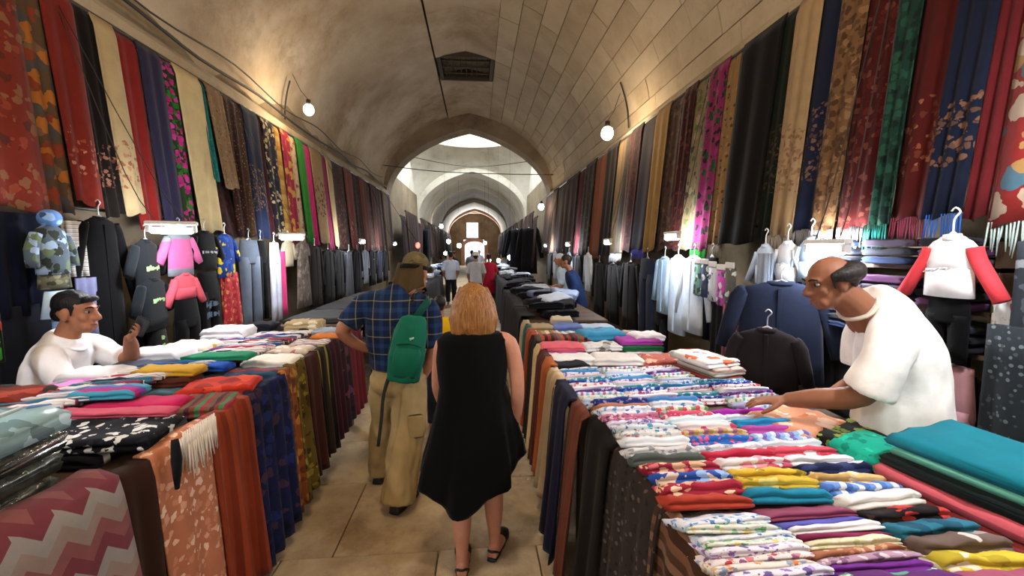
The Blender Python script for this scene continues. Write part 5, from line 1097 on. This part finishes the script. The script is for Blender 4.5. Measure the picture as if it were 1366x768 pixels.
sh.loft([loc(-.66, 2.95, 1.38), loc(-.765, 2.945, 1.37), loc(-.84, 2.92, 1.30), loc(-.885, 2.895, 1.235)], [.085, .083, .078, .082], 16, sub=3)
sh.loft([loc(-.44, 2.95, 1.37), loc(-.36, 2.95, 1.34), loc(-.325, 2.945, 1.22), loc(-.318, 2.94, 1.07)], [.085, .083, .076, .085], 16, sub=3)
plaid = fab('plaid', ('#142036', '#21365a', '#8a805c'), 8.5)
solid('shirt', sh, plaid, t, .009, 3, .010, 12)
m = MB(); m.loft([loc(-.525, 2.90, 1.455), loc(-.60, 2.95, 1.445), loc(-.56, 3.02, 1.43)], [(.03, .012)]*3, 10, sub=3); m.build('collar', plaid, t)
c = MB(); cv = lambda x, y, z: hc+HM @ Vector((x, y, z))
c.ell(cv(0, -.012, .055), (.094, .112, .092), HM); 
c.loft([cv(0, .07, .06), cv(0, .12, .05), cv(0, .18, .03)], [(.085, .012), (.08, .010), (.05, .006)], 14, side=HM @ Vector((1, 0, 0)), sub=2)
solid('cap', c, fab('floral', ('#5c5236', '#4a422a', '#665a3e'), 14), t, .007, 3, .004, 30)
MB().loft([cv(.103*math.cos(a), -.015+.122*math.sin(a), .02) for a in [math.radians(q) for q in range(180, 361, 20)]], [(.004, .014)]*10, 8).build('cap_band', fab('plain', ('#15120e',)), t)
fn = lambda u, v: cv((u-.5)*2*(.105+.035*v)*math.cos((u-.5)*.9), -.085-.05*math.cos((u-.5)*3)*(.5+v*.5)-.012*math.sin(u*19)*v, .045-.19*v-.03*math.cos((u-.5)*6)*v)
MB().sheet(fn, 20, 10, .006).build('neck_flap', fab('plain', ('#42341f',)), t)
MB().sheet(lambda u, v: cv(-.095-.004*math.sin(v*7), -.08+.15*u, .03-.10*v-.05*(1-u)), 8, 8, .006).build('side_flap', fab('plain', ('#5a4832',)), t)
for a, d in ((loc(-.75, 3.11, .06), (.15, 1)), (loc(-.545, 2.73, .06), (.35, 1))):
    f = MB(); P = foot(f, a, d, .30, .08, .058); dv = Vector((d[0], d[1], 0)).normalized(); f.loft([a+Vector((0, 0, 0)), a+Vector((0, 0, .04))], [.055, .055], 12)
    o = solid('shoe', f, simple('shoe_brown', '#2a2420', .6), t, .008, 2)
    m = MB(); m.loft([Vector((q.x, q.y, .010)) for q in P], [(.038, .010), (.05, .010), (.058, .010), (.061, .010), (.038, .010)], 12, side=Vector((0, 0, 1)).cross(dv), sub=2); m.build('sole', simple('shoe_sole', '#181614', .7), o)
gm = fab('plain', ('#0f5a44',), rough=.6); gd = fab('plain', ('#0a3c30',), rough=.6)
t1 = root('backpack', 'small green backpack slung on the shoulder of the man in plaid', 'backpack', (-.455, 2.74, 1.10)); t1.rotation_euler = (-.10, .16, .12); t1.scale = (.86, .95, 1)
k = MB(); k.loft([(0, 0, -.215), (0, 0, -.19), (0, -.01, -.05), (.005, -.005, .10), (.01, 0, .19), (.01, .005, .215)], [(.09, .05), (.125, .075), (.135, .085), (.125, .075), (.10, .055), (.06, .03)], 22, side=(1, 0, 0), sub=3, pw=.75)
solid('sack', k, gm, t1, .008, 3, .008, 12)
k = MB(); k.loft([(0, -.055, -.17), (0, -.075, -.10), (0, -.078, -.02), (.002, -.06, .02)], [(.085, .025), (.10, .032), (.098, .03), (.08, .02)], 18, side=(1, 0, 0), sub=3, pw=.7); k.build('front_pocket', gm, t1)
MB().loft([(-.09, -.10, .03), (0, -.105, .045), (.095, -.095, .03)], [.005]*3, 6, sub=3).build('zip', gd, t1)
MB().loft([(.0, -.085, .07), (.03, -.085, .085)], [(.010, .003), (.005, .003)], 6).build('logo', simple('logo_white', '#a8c8b8', .5), t1)
MB().loft([(.02, .03, .20), (.06, .02, .27), (.10, .07, .33), (.09, .16, .345)], [(.028, .006)]*4, 8, sub=4).build('shoulder_strap', gd, t1)
MB().loft([(-.10, .01, -.15), (-.13, 0, -.30), (-.12, .0, -.47), (-.115, 0, -.64)], [(.016, .004), (.013, .004), (.012, .004), (.012, .004)], 8, sub=3, side=(1, 0, 0)).build('loose_strap', simple('strap_black', '#0e1412', .7), t1)
MB().loft([(-.11, .02, .12), (-.125, .0, -.02), (-.11, .01, -.16)], [(.018, .005)]*3, 8, sub=3, side=(1, 0, 0)).build('loose_shoulder_strap', gd, t1)

# ---- balding seller in the white polo, reaching over his table
t0 = Vector((1.80, 1.62, 0))
t = root('person', 'balding man in a white polo shirt reaching over the folded scarves', 'person', t0)
b = MB(); HM = frame((-1, .12, -.32)); hc = loc(1.485, 1.66, 1.61); head(b, hc, HM, .92)
b.loft([loc(1.68, 1.65, 1.44), loc(1.60, 1.655, 1.52), loc(1.525, 1.66, 1.575)], [.075, .066, .060], 14, sub=2)
FW = Vector((-.85, .53, 0)); LF = Vector((-.53, -.85, 0))
path = [loc(1.79, 1.60, .90), loc(1.79, 1.60, 1.02), loc(1.79, 1.61, 1.16), loc(1.775, 1.62, 1.32), loc(1.74, 1.64, 1.44), loc(1.68, 1.65, 1.50)]
b.loft(path, [(.16, .13), (.165, .15), (.165, .14), (.17, .12), (.14, .09), (.07, .06)], 18, side=LF, sub=3)
lsh = loc(1.63, 1.49, 1.40); rsh = loc(1.83, 1.80, 1.42)
b.loft([loc(1.68, 1.56, 1.42), lsh, loc(1.565, 1.48, 1.28), loc(1.53, 1.52, 1.165), loc(1.43, 1.60, 1.125), loc(1.335, 1.675, 1.095)], [.06, .062, .055, .047, .044, .030], 14, sub=3)
hand(b, loc(1.335, 1.675, 1.095), (-.85, .5, -.18), (0, 0, -1), .22, 1.05, 1, .2)
b.loft([loc(1.74, 1.76, 1.41), rsh, loc(1.86, 1.86, 1.28), loc(1.88, 1.86, 1.14), loc(1.80, 1.88, 1.06), loc(1.72, 1.88, 1.02)], [.06, .062, .055, .047, .040, .030], 14, sub=3)
hand(b, loc(1.72, 1.88, 1.02), (-.9, .1, -.3), (0, 0, -1), .3, 1.05, -1)
b.loft([loc(1.86, 1.53, .95), loc(1.87, 1.52, .5), loc(1.88, 1.52, .08)], [.09, .06, .045], 12, sub=3); b.loft([loc(1.95, 1.70, .95), loc(1.96, 1.70, .5), loc(1.97, 1.70, .08)], [.09, .06, .045], 12, sub=3)
foot(b, loc(1.88, 1.52, .04), (-.8, .5)); foot(b, loc(1.97, 1.70, .04), (-.8, .5))
solid('body', b, SKIN_T, t, .0065, 4); face_parts(t, hc, HM, .92, '#1a1614')
hr = MB(); hv = lambda x, y, z: hc+HM @ (Vector((x, y, z))*.93)
for s in (-1, 1): hr.loft([hv(s*.070, .030, .040), hv(s*.078, -.015, .035), hv(s*.066, -.066, .030), hv(s*.02, -.102, .025)], [.012, .030, .044, .046], 12, sub=3)
hr.ell(hv(0, -.078, .012), (.066, .038, .068), HM)
for s in (-1, 1): hr.loft([hv(s*.074, .026, .03), hv(s*.074, .026, -.02)], [.007, .005], 8)
solid('hair', hr, hairmat('hair_grey_black', '#2c2826', '#14110f'), t, .006, 2)
sh = MB(); F2 = .012
sh.loft([loc(1.79, 1.585, .985), loc(1.79, 1.59, 1.06), loc(1.79, 1.605, 1.17), loc(1.78, 1.62, 1.32), loc(1.745, 1.635, 1.44), loc(1.69, 1.65, 1.50), loc(1.655, 1.655, 1.52)], [(.195, .170), (.19, .165), (.19, .16), (.20, .150), (.185, .115), (.125, .105), (.088, .085)], 22, side=LF, sub=3)
sh.loft([loc(1.70, 1.57, 1.42), loc(1.63, 1.50, 1.405), loc(1.57, 1.48, 1.29), loc(1.54, 1.50, 1.19)], [.085, .085, .082, .088], 16, sub=3)
sh.loft([loc(1.76, 1.72, 1.43), loc(1.83, 1.795, 1.42), loc(1.86, 1.86, 1.29), loc(1.88, 1.865, 1.20)], [.085, .085, .08, .085], 16, sub=3)
wp = fab('plain', ('#f0eee8',), rough=.8)
solid('polo_shirt', sh, wp, t, .0085, 3, .009, 9)
m = MB(); m.loft([loc(1.635, 1.59, 1.515), loc(1.68, 1.64, 1.54), loc(1.66, 1.71, 1.525), loc(1.605, 1.715, 1.48), loc(1.575, 1.65, 1.455), loc(1.60, 1.59, 1.475), loc(1.635, 1.59, 1.515)], [(.009, .020)]*7, 8, sub=3); m.build('collar', fab('plain', ('#c8bca8',)), t)
tr = MB(); tr.loft([loc(1.87, 1.60, 1.0), loc(1.88, 1.60, .85), loc(1.89, 1.61, .72)], [(.165, .14), (.18, .15), (.15, .12)], 16, side=LF, sub=2)
for dx, yy in ((.0, 1.53), (.09, 1.70)): tr.loft([loc(1.86+dx, yy, .86), loc(1.87+dx, yy, .5), loc(1.88+dx, yy, .07)], [.105, .085, .075], 14, sub=2)
solid('trousers', tr, plain('#1c1a1e'), t, .012, 2, .008)

# ---- young seller with a phone, seated behind the left table
t0 = Vector((-2.42, 2.56, 0))
t = root('person', 'young man with short black hair in a white polo, seated, looking at his phone', 'person', t0)
b = MB(); HM = frame((.98, .10, -.10)); hc = loc(-2.31, 2.60, 1.385); head(b, hc, HM, 1.0)
b.loft([loc(-2.38, 2.59, 1.20), loc(-2.36, 2.595, 1.27), loc(-2.33, 2.60, 1.33)], [.065, .058, .056], 14, sub=2)
LF = Vector((-.1, 1, 0))
b.loft([loc(-2.46, 2.57, .58), loc(-2.46, 2.58, .75), loc(-2.45, 2.585, .95), loc(-2.42, 2.59, 1.10), loc(-2.39, 2.59, 1.20), loc(-2.38, 2.59, 1.24)], [(.15, .12), (.14, .11), (.14, .11), (.135, .10), (.10, .07), (.06, .055)], 18, side=LF, sub=3)
b.loft([loc(-2.38, 2.51, 1.17), loc(-2.365, 2.47, 1.14), loc(-2.29, 2.45, 1.03), loc(-2.24, 2.44, .975), loc(-2.16, 2.46, .97), loc(-2.10, 2.52, .96)], [.055, .056, .05, .044, .038, .027], 14, sub=3)
hand(b, loc(-2.10, 2.52, .96), (.7, .7, 0), (0, .1, -1), .4, 1.0, -1)
b.loft([loc(-2.40, 2.70, 1.17), loc(-2.385, 2.76, 1.15), loc(-2.26, 2.78, 1.07), loc(-2.17, 2.76, 1.08), loc(-2.11, 2.70, 1.16), loc(-2.07, 2.64, 1.225)], [.055, .056, .05, .044, .038, .027], 14, sub=3)
hand(b, loc(-2.07, 2.64, 1.225), (.75, -.3, .45), (-.2, -.6, .75), .55, 1.0, 1)
for s in (-1, 1): b.loft([loc(-2.46, 2.57+s*.09, .60), loc(-2.22, 2.57+s*.10, .58), loc(-2.20, 2.57+s*.10, .3), loc(-2.24, 2.57+s*.10, .06)], [.085, .065, .05, .04], 12, sub=3); foot(b, loc(-2.24, 2.57+s*.10, .04), (1, 0), .2)
solid('body', b, SKIN_M, t, .0065, 4); face_parts(t, hc, HM)
hr = MB(); hv = lambda x, y, z: hc+HM @ Vector((x, y, z))
hr.ell(hv(0, -.024, .048), (.080, .094, .084), HM); hr.loft([hv(-.05, .06, .082), hv(0, .072, .09), hv(.05, .06, .082)], [.016, .02, .016], 10, sub=2); hr.ell(hv(0, -.08, -.01), (.055, .032, .05), HM)
for s in (-1, 1): hr.loft([hv(s*.072, .022, .04), hv(s*.073, .022, -.012)], [.010, .006], 8)
solid('hair', hr, hairmat('hair_black', '#15131a', '#08080a'), t, .006, 2, .003, 40)
sh = MB()
sh.loft([loc(-2.46, 2.575, .72), loc(-2.455, 2.58, .90), loc(-2.43, 2.585, 1.05), loc(-2.405, 2.59, 1.15), loc(-2.385, 2.592, 1.225), loc(-2.37, 2.595, 1.26)], [(.165, .145), (.162, .14), (.168, .135), (.155, .118), (.098, .09), (.074, .074)], 20, side=LF, sub=3)
sh.loft([loc(-2.39, 2.53, 1.16), loc(-2.365, 2.475, 1.14), loc(-2.30, 2.455, 1.05), loc(-2.26, 2.445, 1.0)], [.072, .074, .068, .072], 16, sub=3)
sh.loft([loc(-2.41, 2.68, 1.165), loc(-2.385, 2.755, 1.155), loc(-2.28, 2.775, 1.08), loc(-2.21, 2.77, 1.075)], [.075, .076, .072, .075], 16, sub=3)
solid('polo_shirt', sh, fab('plain', ('#ececf0',), rough=.8), t, .0085, 3, .008, 10)
m = MB(); m.loft([loc(-2.40, 2.53, 1.225), loc(-2.44, 2.60, 1.25), loc(-2.40, 2.66, 1.23), loc(-2.33, 2.65, 1.19), loc(-2.30, 2.595, 1.165), loc(-2.33, 2.54, 1.19), loc(-2.40, 2.53, 1.225)], [(.010, .022)]*7, 8, sub=3); m.build('collar', fab('plain', ('#dcdce0',)), t)
tr = MB()
tr.loft([loc(-2.47, 2.57, .78), loc(-2.46, 2.57, .58), loc(-2.44, 2.57, .52)], [(.17, .14), (.19, .16), (.15, .13)], 16, side=LF)
for s in (-1, 1): tr.loft([loc(-2.46, 2.57+s*.09, .61), loc(-2.22, 2.57+s*.10, .59), loc(-2.19, 2.57+s*.10, .3), loc(-2.24, 2.57+s*.10, .07)], [.10, .085, .07, .06], 14, sub=3)
solid('trousers', tr, plain('#20242e'), t, .012, 2)
ph = root('mobile_phone', 'dark mobile phone held by the seated young man', 'phone', (-1.985, 2.615, 1.295)); ph.rotation_euler = (.5, .5, .5)
MB().bev((0, 0, 0), (.07, .011, .14), .004).build('case', simple('phone_black', '#101216', .3), ph, smooth=False); MB().box((0, -.006, 0), (.062, .001, .128)).build('screen', simple('phone_glass', '#20262c', .1), ph, smooth=False)
st_ = root('stool', 'low stool under the seated young man', 'stool', (-2.46, 2.57, 0))
MB().loft([(0, 0, .44), (0, 0, .48), (0, 0, .485)], [.19, .19, .17], 20).build('seat', m_wood, st_)
for q in range(4): MB().loft([(.12*math.cos(q*1.571+.785), .12*math.sin(q*1.571+.785), .45), (.17*math.cos(q*1.571+.785), .17*math.sin(q*1.571+.785), 0)], [.018, .016], 8).build('leg', m_wood, st_)

# ---- smaller figures farther down the aisle
def walker(label, loc_, H, rz, top, low, hair, skn=None, arms=.0, seed=0, dress=False, cap=None, lean=0):
    t = root('person', label, 'person', loc_, rz); k = H/1.72; sk = skn or SKIN_M
    V = lambda x, y, z: Vector((x*k, y*k+lean*max(0, z-.9)*k, z*k))
    b = MB(); M = frame((0, 1, -.1)); hc = V(0, .02, 1.60); head(b, hc, M, k*1.0)
    b.loft([V(0, -.01, 1.40), V(0, 0, 1.46), V(0, .01, 1.54)], [.06*k, .055*k, .055*k], 10)
    b.loft([V(0, 0, .86), V(0, 0, 1.05), V(0, 0, 1.28), V(0, -.005, 1.38), V(0, -.005, 1.43)], [(.15*k, .11*k), (.14*k, .10*k), (.16*k, .11*k), (.13*k, .08*k), (.06*k, .05*k)], 14, side=(1, 0, 0), sub=2)
    for s in (-1, 1):
        A_ = [V(s*.13, 0, 1.36), V(s*.19, 0, 1.34), V(s*.23, -.01, 1.20), V(s*.24, .0+.10*arms, 1.05), V(s*.22, .10+.2*arms, .95+.12*arms), V(s*.19, .14+.3*arms, .84+.26*arms)]
        b.loft(A_, [.05*k, .052*k, .046*k, .04*k, .035*k, .026*k], 10, sub=2)
        hand(b, A_[-1], A_[-1]-A_[-2], (-s, 0, 0), .35, k, s)
        g = .12*s*(1 if seed % 2 else -1)
        b.loft([V(s*.09, 0, .90), V(s*.10, g*.4+.02, .48), V(s*.10, g, .09)], [.09*k, .06*k, .042*k], 10, sub=2); foot(b, V(s*.10, g, .05), (0, 1), .24*k)
    solid('body', b, sk, t, .013, 3)
    sh = MB(); sh.loft([V(0, 0, .80 if not dress else .40), V(0, 0, .95), V(0, 0, 1.28), V(0, 0, 1.39), V(0, -.005, 1.45)], [(.19*k if not dress else .28*k, .14*k), (.18*k, .135*k), (.19*k, .13*k), (.15*k, .10*k), (.07*k, .06*k)], 16, side=(1, 0, 0), sub=2)
    for s in (-1, 1): sh.loft([V(s*.12, 0, 1.36), V(s*.19, 0, 1.34), V(s*.235, -.01, 1.20), V(s*.24, .08*arms, 1.10)], [.07*k, .07*k, .065*k, .068*k], 12, sub=2)
    solid('top', sh, top, t, .014, 2, .006)
    tr = MB(); tr.loft([V(0, 0, .95), V(0, 0, .80), V(0, 0, .74)], [(.17*k, .13*k), (.175*k, .14*k), (.13*k, .1*k)], 14, side=(1, 0, 0))
    for s in (-1, 1):
        g = .12*s*(1 if seed % 2 else -1); tr.loft([V(s*.09, 0, .86), V(s*.10, g*.4+.02, .48), V(s*.10, g, .08)], [.10*k, .08*k, .07*k], 12, sub=2)
    solid('trousers', tr, low, t, .014, 2)
    hr = MB(); hr.ell(hc+Vector((0, -.018*k, .036*k)), (.082*k, .10*k, .092*k), M); hr.ell(hc+Vector((0, -.06*k, -.03*k)), (.06*k, .04*k, .05*k), M); solid('hair', hr, hair, t, .010, 2)
    if cap: c = MB(); c.ell(hc+Vector((0, -.01*k, .06*k)), (.10*k, .12*k, .085*k), M); c.loft([hc+Vector((0, .08*k, .06*k)), hc+Vector((0, .18*k, .04*k))], [(.08*k, .012*k), (.05*k, .008*k)], 10, side=(1, 0, 0)); solid('cap', c, cap, t, .010, 2)
    return t
HB_ = hairmat('hair_dark', '#1c1614', '#0c0a09')
walker('child in a yellow T-shirt walking between the man in plaid and the woman', (-.37, 4.1, 0), 1.30, 0, plain('#c8a018'), plain('#20242c'), HB_, seed=1)
walker('man in a dark blue shirt leaning over the third right table', (1.72, 6.9, 0), 1.66, 1.35, plain('#1c2c50'), plain('#181a20'), HB_, SKIN_T, .7, 2, lean=.35)
walker('person in white and pale blue beside the man in dark blue', (1.78, 8.3, 0), 1.66, 1.3, plain('#b8d0e4'), plain('#7a8498'), hairmat('hair_veil', '#c8d4e0', '#a8b4c4'), None, .6, 1, lean=.2)
walker('distant person in a white cap walking down the aisle', (-.05, 12, 0), 1.66, 0, plain('#a8a8a8'), plain('#2a2a30'), HB_, None, 0, 1, cap=plain('#d8d4cc'))
walker('distant woman in a crimson top on the right of the aisle', (.35, 13.0, 0), 1.6, .2, plain('#a01c34'), plain('#241a20'), HB_, None, 0, 2, dress=True)
walker('distant man in a pale shirt on the left of the aisle', (-.85, 13.5, 0), 1.68, .1, plain('#b8c4d4'), plain('#20242c'), HB_, None, 0, 1)
walker('far silhouette walking toward the doorway', (-.25, 19, 0), 1.7, 0, plain('#5a5a64'), plain('#30323a'), HB_, None, 0, 2)
walker('far person in grey near the doorway', (.1, 24, 0), 1.68, 3.1, plain('#8a8a92'), plain('#3a3c44'), HB_, None, 0, 1)
walker('far person in dark clothes at the left stalls of the domed bay', (-.95, 17.5, 0), 1.66, 2.2, plain('#1c1e24'), plain('#202228'), HB_, None, .3, 2)
